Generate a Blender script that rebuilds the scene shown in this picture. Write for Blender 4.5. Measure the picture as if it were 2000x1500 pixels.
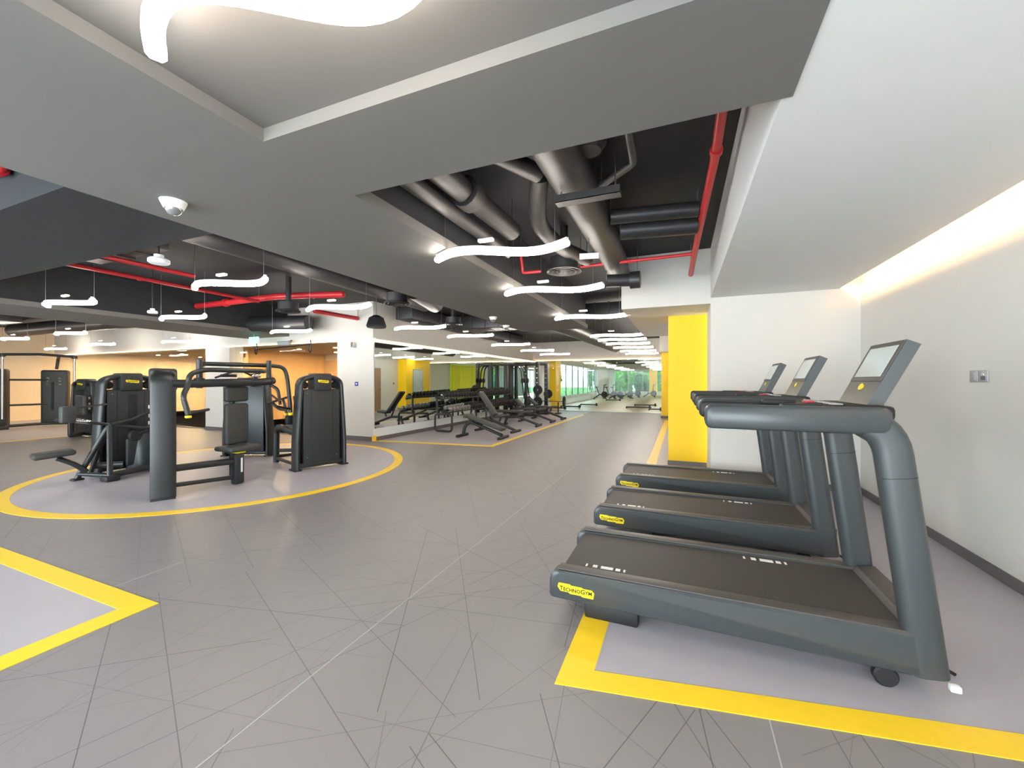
import bpy, bmesh, math, random
from mathutils import Vector, Matrix, Euler
random.seed(7)
R = math.radians
for o in list(bpy.data.objects): bpy.data.objects.remove(o)
SC = bpy.context.scene
COL = SC.collection

# ------------------------------------------------------------------ camera, world, exposure
EYE = 1.45
cam = bpy.data.cameras.new('camera'); cam.sensor_width = 36; cam.lens = 36*795/2000
cam.shift_y = -5/2000; cam.clip_start = .05; cam.clip_end = 300
camo = bpy.data.objects.new('camera', cam); COL.objects.link(camo)
camo.location = (0, 0, EYE); camo.rotation_euler = (R(90), 0, math.atan(330/795))
SC.camera = camo
SC.view_settings.view_transform = 'Standard'; SC.view_settings.look = 'None'
SC.view_settings.gamma = 1; SC.view_settings.use_curve_mapping = False
SC.view_settings.exposure = 1.0
cy = SC.cycles; cy.max_bounces = 7; cy.diffuse_bounces = 3; cy.glossy_bounces = 5; cy.transparent_max_bounces = 10; cy.transmission_bounces = 4
cy.use_light_tree = False; cy.use_denoising = True; cy.use_adaptive_sampling = True; cy.adaptive_threshold = .03; cy.sample_clamp_indirect = 8; cy.caustics_reflective = False; cy.caustics_refractive = False
W = bpy.data.worlds.new('sky'); SC.world = W; W.use_nodes = True
WN = W.node_tree; WN.nodes.clear()
_o = WN.nodes.new('ShaderNodeOutputWorld'); _b = WN.nodes.new('ShaderNodeBackground')
_b.inputs[0].default_value = (.86, .93, 1, 1); _b.inputs[1].default_value = 6.5
WN.links.new(_b.outputs[0], _o.inputs[0])
LAMP_STRENGTH = 25.0
COVE_STRENGTH = 46.0
WARM_STRENGTH = 700.0

# ------------------------------------------------------------------ materials
def lin(c):
    f = lambda v: v/12.92 if v <= .04045 else ((v+.055)/1.055)**2.4
    return tuple(f(v/255) for v in c)
def mat(name, rgb, rough=.5, metal=0, noise=.06, nscale=12, bump=0, bscale=200, spec=.5, emit=None, estr=0, coat=0):
    m = bpy.data.materials.new(name); m.use_nodes = True
    nt = m.node_tree; b = nt.nodes['Principled BSDF']
    c = lin(rgb)
    b.inputs['Roughness'].default_value = rough; b.inputs['Metallic'].default_value = metal
    b.inputs['Specular IOR Level'].default_value = spec
    if coat: b.inputs['Coat Weight'].default_value = coat; b.inputs['Coat Roughness'].default_value = .15
    tc = nt.nodes.new('ShaderNodeTexCoord')
    if noise:
        n = nt.nodes.new('ShaderNodeTexNoise'); n.inputs['Scale'].default_value = nscale; n.inputs['Detail'].default_value = 1
        nt.links.new(tc.outputs['Object'], n.inputs['Vector'])
        mx = nt.nodes.new('ShaderNodeMix'); mx.data_type = 'RGBA'
        mx.inputs[6].default_value = tuple(v*(1-noise) for v in c)+(1,)
        mx.inputs[7].default_value = tuple(min(1, v*(1+noise)) for v in c)+(1,)
        nt.links.new(n.outputs['Fac'], mx.inputs[0]); nt.links.new(mx.outputs[2], b.inputs['Base Color'])
    else: b.inputs['Base Color'].default_value = c+(1,)
    if bump:
        n2 = nt.nodes.new('ShaderNodeTexNoise'); n2.inputs['Scale'].default_value = bscale
        nt.links.new(tc.outputs['Object'], n2.inputs['Vector'])
        bp = nt.nodes.new('ShaderNodeBump'); bp.inputs['Strength'].default_value = bump; bp.inputs['Distance'].default_value = .002
        nt.links.new(n2.outputs['Fac'], bp.inputs['Height']); nt.links.new(bp.outputs[0], b.inputs['Normal'])
    if emit:
        b.inputs['Emission Color'].default_value = lin(emit)+(1,); b.inputs['Emission Strength'].default_value = estr
    return m
def glass_mat(name, tint=(1, 1, 1), base=.012):
    m = bpy.data.materials.new(name); m.use_nodes = True; nt = m.node_tree; nt.nodes.clear()
    o = nt.nodes.new('ShaderNodeOutputMaterial'); t = nt.nodes.new('ShaderNodeBsdfTransparent'); g = nt.nodes.new('ShaderNodeBsdfGlossy')
    t.inputs[0].default_value = tint+(1,); g.inputs['Roughness'].default_value = 0.0
    geo = nt.nodes.new('ShaderNodeNewGeometry'); dt = nt.nodes.new('ShaderNodeVectorMath'); dt.operation = 'DOT_PRODUCT'
    nt.links.new(geo.outputs['Incoming'], dt.inputs[0]); nt.links.new(geo.outputs['Normal'], dt.inputs[1])
    def mth(op, a, b_):
        n = nt.nodes.new('ShaderNodeMath'); n.operation = op
        for i, x in enumerate((a, b_)):
            if x is None: continue
            if isinstance(x, (int, float)): n.inputs[i].default_value = x
            else: nt.links.new(x, n.inputs[i])
        return n.outputs[0]
    # Schlick reflectance of a thin pane, the same from both sides
    sch = mth('ADD', mth('MULTIPLY', mth('POWER', mth('SUBTRACT', 1.0, mth('ABSOLUTE', dt.outputs['Value'], None)), 5.0), 1-base), base)
    mx = nt.nodes.new('ShaderNodeMixShader'); nt.links.new(sch, mx.inputs[0])
    nt.links.new(t.outputs[0], mx.inputs[1]); nt.links.new(g.outputs[0], mx.inputs[2]); nt.links.new(mx.outputs[0], o.inputs[0])
    return m
def floor_mat():
    m = mat('vinyl floor with scratch print', (133, 127, 127), .42, noise=.05, nscale=1.3, spec=.45)
    nt = m.node_tree; b = nt.nodes['Principled BSDF']; tc = next(n for n in nt.nodes if n.type == 'TEX_COORD')
    def mth(op, a, v=None, w=None):
        n = nt.nodes.new('ShaderNodeMath'); n.operation = op
        for i, x in enumerate((a, v, w)):
            if x is None: continue
            if isinstance(x, (int, float)): n.inputs[i].default_value = x
            else: nt.links.new(x, n.inputs[i])
        return n.outputs[0]
    sep = nt.nodes.new('ShaderNodeSeparateXYZ'); nt.links.new(tc.outputs['Object'], sep.inputs[0])
    X, Y = sep.outputs[0], sep.outputs[1]
    tot = None
    for k, (ang, fr) in enumerate(((8, 2.3), (31, 2.0), (64, 2.6), (101, 2.4), (127, 2.1), (158, 2.7))):
        a = R(ang)
        u = mth('ADD', mth('MULTIPLY', X, math.cos(a)*fr), mth('MULTIPLY', Y, math.sin(a)*fr))
        v = mth('ADD', mth('MULTIPLY', X, -math.sin(a)), mth('MULTIPLY', Y, math.cos(a)))
        fl = mth('FLOOR', u); fx = mth('FRACT', u)
        wn = nt.nodes.new('ShaderNodeTexWhiteNoise'); wn.noise_dimensions = '2D'
        cb = nt.nodes.new('ShaderNodeCombineXYZ'); nt.links.new(fl, cb.inputs[0])
        nt.links.new(mth('FLOOR', mth('MULTIPLY', mth('ADD', v, k*.37), .45)), cb.inputs[1])
        nt.links.new(cb.outputs[0], wn.inputs['Vector'])
        sp = nt.nodes.new('ShaderNodeSeparateColor'); nt.links.new(wn.outputs['Color'], sp.inputs[0])
        c0 = mth('ADD', mth('MULTIPLY', sp.outputs[0], .7), .15)
        tilt = mth('MULTIPLY', mth('SUBTRACT', sp.outputs[1], .5), mth('MULTIPLY', mth('FRACT', mth('MULTIPLY', mth('ADD', v, k*.37), .45)), .5))
        d = mth('ABSOLUTE', mth('SUBTRACT', mth('SUBTRACT', fx, c0), tilt))
        line = mth('LESS_THAN', d, .002*fr)
        line = mth('MULTIPLY', line, mth('MULTIPLY', sp.outputs[2], .8))
        tot = line if tot is None else mth('MAXIMUM', tot, line)
    old = b.inputs['Base Color'].links[0].from_socket
    mx = nt.nodes.new('ShaderNodeMix'); mx.data_type = 'RGBA'
    nt.links.new(tot, mx.inputs[0]); nt.links.new(old, mx.inputs[6]); mx.inputs[7].default_value = lin((70, 66, 68))+(1,)
    nt.links.new(mx.outputs[2], b.inputs['Base Color'])
    return m
M = {}
M['floor'] = floor_mat()
M['zone'] = mat('pale grey zone vinyl', (172, 166, 172), .42, noise=.04, nscale=3)
M['yline'] = mat('yellow floor line', (250, 206, 40), .45, noise=.05, nscale=20)
M['seam'] = mat('weld seam', (176, 172, 172), .4, noise=.03)
M['wood'] = mat('tan timber floor', (205, 178, 140), .3, noise=.12, nscale=4)
M['white'] = mat('white wall paint', (216, 212, 205), .75, noise=.015, nscale=3)
M['plinth'] = mat('white gloss plinth', (228, 234, 234), .4, noise=.02)
M['soffit'] = mat('white soffit paint', (224, 224, 222), .8, noise=.015, nscale=3)
M['gyp'] = mat('grey ceiling paint', (110, 107, 103), .75, noise=.03, nscale=4)
M['black'] = mat('black slab paint', (30, 33, 37), .7, noise=.35, nscale=9)
M['duct'] = mat('dark painted duct', (48, 48, 50), .42, metal=.2, noise=.2, nscale=8)
M['ductlight'] = mat('grey insulation wrap', (64, 61, 60), .45, metal=.15, noise=.25, nscale=14, bump=.3, bscale=50)
M['base'] = mat('dark grey skirting', (104, 98, 98), .55)
M['yellow'] = mat('yellow column paint', (246, 200, 2), .55, noise=.03, nscale=3)
M['red'] = mat('red sprinkler pipe', (196, 40, 48), .4, noise=.1)
M['rod'] = mat('zinc rod', (150, 152, 152), .35, metal=.9)
M['tread'] = mat('charcoal treadmill shell', (58, 62, 64), .36, noise=.04, nscale=60, spec=.6)
M['treadlid'] = mat('matt charcoal rail top', (74, 70, 67), .5, noise=.05, nscale=40)
M['belt'] = mat('running belt', (60, 56, 53), .62, noise=.12, nscale=150)
M['mach'] = mat('black powder coat', (36, 39, 40), .4, noise=.06, nscale=50)
M['shroud'] = mat('graphite shroud mesh', (43, 45, 44), .5, noise=.1, nscale=120)
M['teal'] = mat('dark shroud panel', (36, 42, 44), .35, noise=.05, nscale=40)
M['pad'] = mat('charcoal upholstery', (60, 60, 58), .6, noise=.07, nscale=80)
M['rubber'] = mat('black rubber', (24, 24, 26), .6, noise=.1, nscale=40)
M['chrome'] = mat('brushed chrome', (205, 205, 208), .18, metal=1, noise=.03)
M['greyhex'] = mat('grey dumbbell head', (148, 146, 142), .35, metal=.5, noise=.05)
M['logo'] = mat('yellow logo plate', (236, 210, 16), .45, noise=.02)
M['print'] = mat('dark logo print', (26, 26, 14), .5, noise=0)
M['wprint'] = mat('white print', (236, 234, 228), .5, noise=0)
M['screen'] = mat('screen glass with painted reflection', (196, 204, 200), .12, noise=.1, nscale=3, coat=.5)  # pale base colour stands in for the ceiling mirrored in unlit screens
M['plastic'] = mat('white plastic', (238, 240, 238), .4, noise=.01)
M['greyplastic'] = mat('grey switch plate', (168, 168, 170), .35, metal=.3, noise=.02)
M['blue'] = mat('blue sign', (40, 60, 150), .4, noise=.02)
M['green'] = mat('lit exit sign', (120, 220, 190), .4, noise=.02, emit=(120, 235, 200), estr=1.6)
M['lamp'] = mat('lamp diffuser', (255, 250, 244), .4, noise=0, emit=(255, 244, 232), estr=LAMP_STRENGTH)
M['cove'] = mat('warm led strip', (255, 210, 150), .4, noise=0, emit=(255, 206, 146), estr=COVE_STRENGTH)
M['cornice'] = mat('warm cornice strip', (255, 226, 190), .4, noise=0, emit=(255, 218, 170), estr=1.6)
M['down'] = mat('downlight lens', (255, 220, 170), .4, noise=0, emit=(255, 218, 166), estr=WARM_STRENGTH)
M['peach'] = mat('peach wall with painted glow', (240, 214, 178), .5, noise=.08, nscale=2)  # warm tone puts the orange glow of the lit room into the walls
M['honey'] = mat('honey timber door', (224, 178, 124), .45, noise=.12, nscale=3)
M['doorw'] = mat('brown timber door', (150, 118, 88), .45, noise=.12, nscale=3)
M['mirror'] = mat('silvered mirror', (226, 236, 232), .0, metal=1, noise=0)
M['glass'] = glass_mat('clear glass', (.96, .985, .975))
M['tint'] = glass_mat('tinted glass', (.56, .68, .66))
M['dome'] = mat('smoked dome', (120, 120, 122), .06, noise=.05, coat=1)
M['frame'] = mat('aluminium window frame', (150, 156, 158), .4, metal=.6, noise=.03)
M['leaf'] = mat('green leaves', (92, 156, 44), .55, noise=.4, nscale=3)
M['leaf2'] = mat('dark green leaves', (64, 126, 54), .55, noise=.4, nscale=3)
M['bark'] = mat('bark', (96, 78, 60), .8, noise=.3, nscale=20)
M['ground'] = mat('lawn', (90, 130, 60), .9, noise=.3, nscale=6)
M['curtain'] = mat('pale sheer curtain', (206, 232, 232), .7, noise=.04)
M['ycurtain'] = mat('yellow sheer curtain', (240, 232, 30), .7, noise=.06)

# ------------------------------------------------------------------ mesh builder
def fillet(pts, rad, seg=5):
    pts = [Vector(p) for p in pts]; out = [pts[0]]
    for i in range(1, len(pts)-1):
        a, b, c = pts[i-1], pts[i], pts[i+1]
        d1 = (a-b); d2 = (c-b); r = min(rad, d1.length*.49, d2.length*.49)
        p1 = b+d1.normalized()*r; p2 = b+d2.normalized()*r
        for k in range(seg+1):
            t = k/seg; out.append(p1*(1-t)**2+b*2*t*(1-t)+p2*t*t)
    out.append(pts[-1]); return out
class MB:
    def __init__(s): s.v = []; s.f = []
    def add(s, vs, fs):
        n = len(s.v); s.v += [tuple(v) for v in vs]; s.f += [tuple(i+n for i in f) for f in fs]; return s
    def box(s, x0, x1, y0, y1, z0, z1):
        v = [(x, y, z) for z in (z0, z1) for y in (y0, y1) for x in (x0, x1)]
        return s.add(v, [(0, 2, 3, 1), (4, 5, 7, 6), (0, 1, 5, 4), (2, 6, 7, 3), (0, 4, 6, 2), (1, 3, 7, 5)])
    def rbox(s, c, size, r=.01, rot=None, seg=2):
        bm = bmesh.new(); bmesh.ops.create_cube(bm, size=1)
        bmesh.ops.scale(bm, vec=size, verts=bm.verts)
        r = min(r, min(size)*.49)
        bmesh.ops.bevel(bm, geom=bm.edges[:], offset=r, segments=seg, profile=.5, affect='EDGES')
        mt = Matrix.Translation(c)
        if rot: mt = mt @ Euler(rot).to_matrix().to_4x4()
        bm.transform(mt); bm.verts.index_update()
        s.add([v.co[:] for v in bm.verts], [[v.index for v in f.verts] for f in bm.faces]); bm.free(); return s
    def sweep(s, pts, sec, up=(0, 0, 1), closed=False, cap=True):
        pts = [Vector(p) for p in pts]; n = len(pts); up = Vector(up); m = len(sec); vs = []; fs = []
        for i, p in enumerate(pts):
            if closed: t = pts[(i+1) % n]-pts[i-1]
            else: t = pts[min(i+1, n-1)]-pts[max(i-1, 0)]
            t.normalize(); sx = t.cross(up)
            if sx.length < 1e-4: sx = t.cross(Vector((0, 1, 0.01)))
            sx.normalize(); sy = sx.cross(t)
            for (a, b) in sec: vs.append(p+sx*a+sy*b)
        for i in range(n if closed else n-1):
            for j in range(m):
                a = i*m+j; b = i*m+(j+1) % m; k = ((i+1) % n)*m
                fs.append((a, b, k+(j+1) % m, k+j))
        if cap and not closed: fs += [tuple(range(m-1, -1, -1)), tuple(range((n-1)*m, n*m))]
        return s.add(vs, fs)
    def tube(s, pts, r, n=10, fil=0, closed=False, rz=None, up=None):
        if fil: pts = fillet(pts, fil)
        sec = [(r*math.cos(2*math.pi*k/n), (rz or r)*math.sin(2*math.pi*k/n)) for k in range(n)]
        pts = [Vector(p) for p in pts]
        if up is None:
            d = (pts[-1]-pts[0]); d = d.normalized() if d.length > 1e-5 else Vector((1, 0, 0))
            up = (0, 0, 1) if abs(d.z) < .75 else (.03, 1, .02)
            mn = min(abs((pts[i+1]-pts[i]).normalized().dot(Vector(up).normalized())) for i in range(len(pts)-1))
            if max(abs((pts[i+1]-pts[i]).normalized().dot(Vector(up).normalized())) for i in range(len(pts)-1)) > .97:
                # up perpendicular to the plane of the path
                a = pts[1]-pts[0]; best = None
                for i in range(1, len(pts)-1):
                    c = a.cross(pts[i+1]-pts[i])
                    if best is None or c.length > best.length: best = c
                if best is not None and best.length > 1e-6: up = best.normalized()
                else: up = (.6, .5, .62) if abs(a.normalized().dot(Vector((.6, .5, .62)))) < .9 else (1, 0, 0)
        return s.sweep(pts, sec, up, closed)
    def lathe(s, prof, c=(0, 0, 0), n=24, axis='z'):
        vs = []; fs = []; m = len(prof)
        for k in range(n):
            a = 2*math.pi*k/n
            for (r, z) in prof:
                p = (r*math.cos(a), r*math.sin(a), z)
                if axis == 'x': p = (p[2], p[0], p[1])
                elif axis == 'y': p = (p[0], p[2], -p[1])
                vs.append((p[0]+c[0], p[1]+c[1], p[2]+c[2]))
        for k in range(n):
            for j in range(m-1):
                a = k*m+j; b = ((k+1) % n)*m+j; fs.append((a, b, b+1, a+1))
        return s.add(vs, fs)
    def cyl(s, c, r, h, n=20, axis='z', bev=0):
        b = min(bev, r*.4, h*.4)
        p = [(0, -h/2), (r-b, -h/2)]+([(r, -h/2+b), (r, h/2-b)] if b else [(r, -h/2), (r, h/2)])[0 if b else 1:]+[(r-b, h/2), (0, h/2)] if b else [(0, -h/2), (r, -h/2), (r, h/2), (0, h/2)]
        return s.lathe(p, c, n, axis)
    def prism(s, poly, a0, a1, axis='y'):
        n = len(poly); vs = []
        for a in (a0, a1):
            for (p, q) in poly:
                vs.append({'y': (p, a, q), 'x': (a, p, q), 'z': (p, q, a)}[axis])
        fs = [tuple(range(n)), tuple(range(2*n-1, n-1, -1))]+[(i, i+n, (i+1) % n+n, (i+1) % n) for i in range(n)]
        return s.add(vs, fs)
    def build(s, name, m, parent=None, ang=38, mt=None):
        me = bpy.data.meshes.new(name); me.from_pydata(s.v, [], s.f)
        bm = bmesh.new(); bm.from_mesh(me); bmesh.ops.recalc_face_normals(bm, faces=bm.faces[:]); bm.to_mesh(me); bm.free()
        me.polygons.foreach_set('use_smooth', [True]*len(me.polygons)); me.set_sharp_from_angle(angle=R(ang))
        me.materials.append(M[m] if isinstance(m, str) else m)
        o = bpy.data.objects.new(name, me); COL.objects.link(o)
        if parent: o.parent = parent
        return o
def rrect(w, h, r, seg=4):
    out = []
    for (cx, cy, a0) in ((w/2-r, h/2-r, 0), (-w/2+r, h/2-r, 90), (-w/2+r, -h/2+r, 180), (w/2-r, -h/2+r, 270)):
        for k in range(seg+1):
            a = R(a0+90*k/seg); out.append((cx+r*math.cos(a), cy+r*math.sin(a)))
    return out
def tag(o, label, cat, group=None, kind=None):
    if label: o['label'] = label
    if cat: o['category'] = cat
    if group: o['group'] = group
    if kind: o['kind'] = kind
    return o
def thing(name, label, cat, loc=(0, 0, 0), rz=0, group=None):
    o = bpy.data.objects.new(name, None); COL.objects.link(o); o.empty_display_size = .1
    o.location = loc; o.rotation_euler = (0, 0, rz); return tag(o, label, cat, group)
def struct(o, label=None):
    o['kind'] = 'structure'
    if label: o['label'] = label
    return o
def sbox(name, b, m, label=None, parent=None):
    o = MB().box(*b).build(name, m, parent)
    if not parent: struct(o, label)
    return o
def copy_tree(o, parent=None):
    c = o.copy(); COL.objects.link(c); c.parent = parent
    for ch in list(o.children): copy_tree(ch, c)
    return c
ORD = ['nearest', 'second', 'third', 'fourth', 'fifth', 'sixth', 'seventh', 'eighth', 'ninth', 'tenth', 'eleventh', 'twelfth', 'thirteenth', 'fourteenth']
def text_mesh(body, size, mtl, parent, name, loc, rot, bigs=(), extr=.0006):
    cu = bpy.data.curves.new('t', 'FONT'); cu.body = body; cu.size = size; cu.align_x = 'CENTER'; cu.align_y = 'CENTER'; cu.extrude = extr
    cu.offset = .018*size; cu.small_caps_scale = .78; cu.resolution_u = 2
    for i in range(len(body)):
        if i not in bigs: cu.body_format[i].use_small_caps = True
    t = bpy.data.objects.new('t', cu); COL.objects.link(t)
    dg = bpy.context.evaluated_depsgraph_get(); me = bpy.data.meshes.new_from_object(t.evaluated_get(dg))
    bpy.data.objects.remove(t); me.materials.clear(); me.materials.append(M[mtl])
    o = bpy.data.objects.new(name, me); COL.objects.link(o); o.parent = parent; o.location = loc; o.rotation_euler = rot
    return o

# ------------------------------------------------------------------ room shell
GY = 2.67      # level of the gypsum soffits
SL = 3.40      # slab
XR = 2.15      # right wall
YB = 6.6       # white end wall of the treadmill bay
XM = -6.9      # mirror wall
YG = 7.85      # glazed front of the warm room
YE = 19.46     # glazed end of the hall
YK = -2.3      # window wall behind
XL = -22.6
fl = sbox('floor', (XL-.3, XR+.3, YK-.3, YE, -.1, 0), 'floor')
def inlay(poly, name, m, z=.002):
    MB().prism(poly, 0.0, z, 'z').build(name, m, fl)
inlay([(-.40, 2.05), (XR, 2.50), (XR, YB), (-.2, YB), (-.2, 18), (-.40, 18)], 'zone_panel', 'zone')
inlay([(-.56, 1.88), (XR, 2.345), (XR, 2.50), (-.40, 2.04)], 'yellow_line', 'yline', .0035)
inlay([(-.56, 1.88), (-.40, 2.04), (-.40, 16.2), (-.56, 16.2)], 'yellow_line', 'yline', .003)
inlay([(-12, 1.43), (-3.31, 1.43), (-3.31, -2.3), (-12, -2.3)], 'zone_panel', 'zone')
inlay([(-12, 1.43), (-12, 1.57), (-3.15, 1.57), (-3.31, 1.43)], 'yellow_line', 'yline', .0035)
inlay([(-3.15, 1.57), (-3.31, 1.43), (-3.31, -2.3), (-3.15, -2.3)], 'yellow_line', 'yline', .003)
inlay([(XM, 7.98), (-3.98, 8.32), (-3.98, YE), (XM, YE)], 'zone_panel', 'zone')
inlay([(XM, 7.83), (XM, 7.98), (-3.98, 8.32), (-3.85, 8.18)], 'yellow_line', 'yline', .0035)
inlay([(-3.98, 8.32), (-3.85, 8.18), (-3.85, 17.6), (-3.98, 17.6)], 'yellow_line', 'yline', .003)
inlay([(XL, -2), (-15.15, -2), (-15.0, YG), (XL, YG)], 'zone_panel', 'zone')
inlay([(-15.15, -2), (-15.03, -2), (-14.9, 5.6), (-14.9, YG), (-15.03, YG), (-15.03, 5.6)], 'yellow_line', 'yline', .003)
CC = (-6.9, 4.64); CR = 2.64
circ = lambda r, n=96: [(CC[0]+r*math.cos(2*math.pi*k/n), CC[1]+r*math.sin(2*math.pi*k/n)) for k in range(n)]
inlay(circ(CR-.14), 'zone_disc', 'zone')
b = MB(); ro, ri = circ(CR), circ(CR-.145); n = 96
b.add([(x, y, z) for z in (0, .0035) for rr in (ro, ri) for (x, y) in rr],
      [f for i in range(n) for j in [(i+1) % n] for f in ((2*n+i, 2*n+j, 3*n+j, 3*n+i), (i, j, 2*n+j, 2*n+i), (n+i, 3*n+i, 3*n+j, n+j))])
b.build('yellow_ring', 'yline', fl)
for x in (-1.68, .35, -3.7, -8.0):
    MB().box(x-.0025, x+.0025, YK, 7 if x > -3 else 2, 0, .001).build('seam', 'seam', fl)
ceil = sbox('ceiling', (XL-.3, XR+.3, YK-.3, YE+.2, SL, SL+.2), 'black')
# grey gypsum soffits
gyp = MB(); ups = MB()
def gbox(x0, x1, y0, y1):
    gyp.box(x0, x1, y0, y1, GY-.006, GY+.08); ups.box(x0+.04, x1-.04, y0+.01, y1-.04, GY+.08, SL)
gbox(-3.55, -1.95, YK, 1.42); gbox(.32, .44, YK, 1.42); gbox(-3.55, .44, 1.42, 2.06)
gbox(-3.55, -1.97, 2.06, 9.25); ups.box(XL, -3.55, 1.28, 2.16, GY, SL)
gbox(-11.4, -9.75, 2.16, YG); gbox(XL, -13.9, 2.16, 3.0)
gbox(-1.95, .32, YK, -1.0)
g1 = struct(gyp.build('trim_1', 'gyp'), 'grey plaster ceiling bands around the open black ceiling'); ups.build('upstand', 'black', g1)
sbox('trim_2', (-1.95, .32, -1.0, 1.42, GY+.06, 3.0), 'gyp', 'raised grey ceiling tray above the walkway')
sbox('trim_3', (.40, 1.78, YK, YB, GY, SL), 'soffit', 'white dropped soffit over the treadmills')
MB().box(1.78, 1.92, YK, YB, GY, GY+.025).box(1.78, 1.845, YK, YB, GY+.025, GY+.10).build('cove_shelf', 'soffit', bpy.data.objects['trim_3'])
sbox('wall_right', (XR, XR+.2, YK, YB+.2, 0, SL), 'white')
sbox('wall_end', (.40, XR, YB, YB+.9, 0, SL), 'white')
sbox('baseboard_right', (XR-.015, XR, YK, YB, 0, .085), 'base'); sbox('baseboard_end', (.40, XR-.015, YB-.015, YB, 0, .085), 'base')
# bulkhead + yellow column beyond the bay
sbox('trim_5', (-.87, .40, YB+.01, 10.9, 2.59, SL), 'white', 'white boxed bulkhead beside yellow column')
yc = sbox('column_1', (-.205, .52, 7.62, 8.3, 0, 2.59), 'yellow', 'yellow square column beyond the treadmills')
MB().box(-.215, .40, 7.605, 7.62, 0, .075).build('skirting', 'base', yc)
sbox('wall_hall_right', (-.2, 0, 8.3, 17.25, 0, SL), 'white')
yc2 = sbox('column_2', (-.72, 0, 17.25, YE-.08, 0, 2.6), 'yellow', 'yellow column at the far end of the hall')
MB().box(-.735, -.2, 17.235, 17.25, 0, .08).box(-.735, -.72, 17.235, YE-.08, 0, .08).build('skirting', 'base', yc2)
sbox('trim_6', (-.78, 0, 16.9, YE, 2.6, SL), 'white', 'white bulkhead over far yellow column')
d1 = sbox('door_1', (-.24, -.2, 14.9, 15.9, 0, 2.1), 'doorw'); MB().cyl((-.27, 15.8, 1.05), .02, .05, 10, 'x').build('door_handle', 'chrome', d1)
# mirror wall on the left with plinth and cornice
wm = sbox('wall_mirror', (XM-.25, XM, YG+.36, YE, 0, SL), 'white')
sbox('wall_mirror_return', (XM-.25, XM-.002, YG+.3, YG+.36, 0, SL), 'white')
sbox('trim_7', (XM, XM+.04, YG-.02, YE, .1, .30), 'plinth', 'white plinth below the wall mirrors'); sbox('baseboard_mirror', (XM, XM+.05, YG-.02, YE, 0, .10), 'base')
for i in range(7):
    y0 = YG+.02+i*(YE-YG-.02)/7
    MB().box(XM, XM+.012, y0+.003, y0+(YE-YG-.02)/7-.003, .305, 2.42).build('mirror_panel', 'mirror', wm)
MB().box(XM, XM+.10, YG-.05, YE, 2.42, 2.47).build('cornice_strip', 'cornice', wm)
MB().box(XM, XM+.16, YG-.08, YE, 2.47, 2.50).build('cornice_shelf', 'white', wm)
# white pier and fascia over the warm room
sbox('wall_pier', (-8.06, XM, YG, YG+.35, 0, 2.45), 'white'); sbox('baseboard_pier', (-8.07, XM, YG-.015, YG, 0, .1), 'base')
MB().box(-8.1, XM+.04, YG-.06, YG, 2.45, 2.47).build('cornice_strip', 'cornice', bpy.data.objects['wall_pier'])
MB().box(XM-.02, XM+.065, YG-.04, YG+.02, 0, .13).build('corner_guard', 'yline', bpy.data.objects['wall_pier'])
sbox('wall_fascia', (XL, XM, YG-.02, YG+.3, 2.47, SL), 'white')
sbox('wall_pier_left', (-13.25, -12.15, YG-.05, YG+.35, 0, 2.47), 'white'); sbox('baseboard_pier_left', (-13.26, -12.14, YG-.065, YG-.05, 0, .1), 'base')
# warm glazed room
sbox('floor_warm', (XL, -8.06, YG+.02, 13.2, -.1, 0), 'wood')
sbox('wall_warm_back', (XL, -8.06, 13.2, 13.4, 0, 2.7), 'peach'); sbox('wall_warm_right', (-8.06, -7.9, YG+.35, 13.4, 0, 2.7), 'peach')
sbox('ceiling_warm', (XL, -8.06, YG+.3, 13.4, 2.62, 2.7), 'peach')
sbox('wall_left', (XL-.2, XL, YK, 13.4, 0, SL), 'peach')
for i, (x0, x1, h) in enumerate(((-20.5, -18.4, 2.3), (-17.5, -16.6, 2.2), (-15.4, -12.9, 2.35), (-11.6, -10.7, 2.2), (-9.9, -8.9, 2.2))):
    o = sbox('door_%d' % (i+2), (x0, x1, 13.14, 13.2, 0, h), 'honey')
    MB().cyl((x1-.12, 13.1, 1.05), .02, .08, 10, 'y').build('door_handle', 'chrome', o)
sbox('wall_warm_partition', (-14.4, -14.25, 9.8, 13.2, 0, 2.62), 'honey')
sbox('wall_warm_partition_right', (-10.3, -10.15, 10.2, 13.2, 0, 2.62), 'honey')
g = thing('glass_partition', 'frameless glass front of the warm lit room', 'glass wall', (0, 0, 0)); g['kind'] = 'structure'
xs = [XL, -20.7, -18.8, -16.9, -15.1, -13.26]; xs2 = [-12.14, -10.8, -9.4, -8.06]
for L in (xs, xs2):
    for a, c in zip(L, L[1:]): MB().box(a+.006, c-.006, YG+.1, YG+.112, .02, 2.47).build('glass_pane', 'glass', g)
MB().box(XL, -8.06, YG+.08, YG+.13, 0, .02).build('floor_channel', 'frame', g)
MB().box(XL, -8.06, YG-.05, YG-.02, 2.45, 2.475).build('cornice_strip', 'cornice', g)
bw = sbox('window_1', (-19.1, -18.6, 13.1, 13.14, 1.3, 2.0), 'blue', 'narrow bluish window in the warm room'); 
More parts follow.
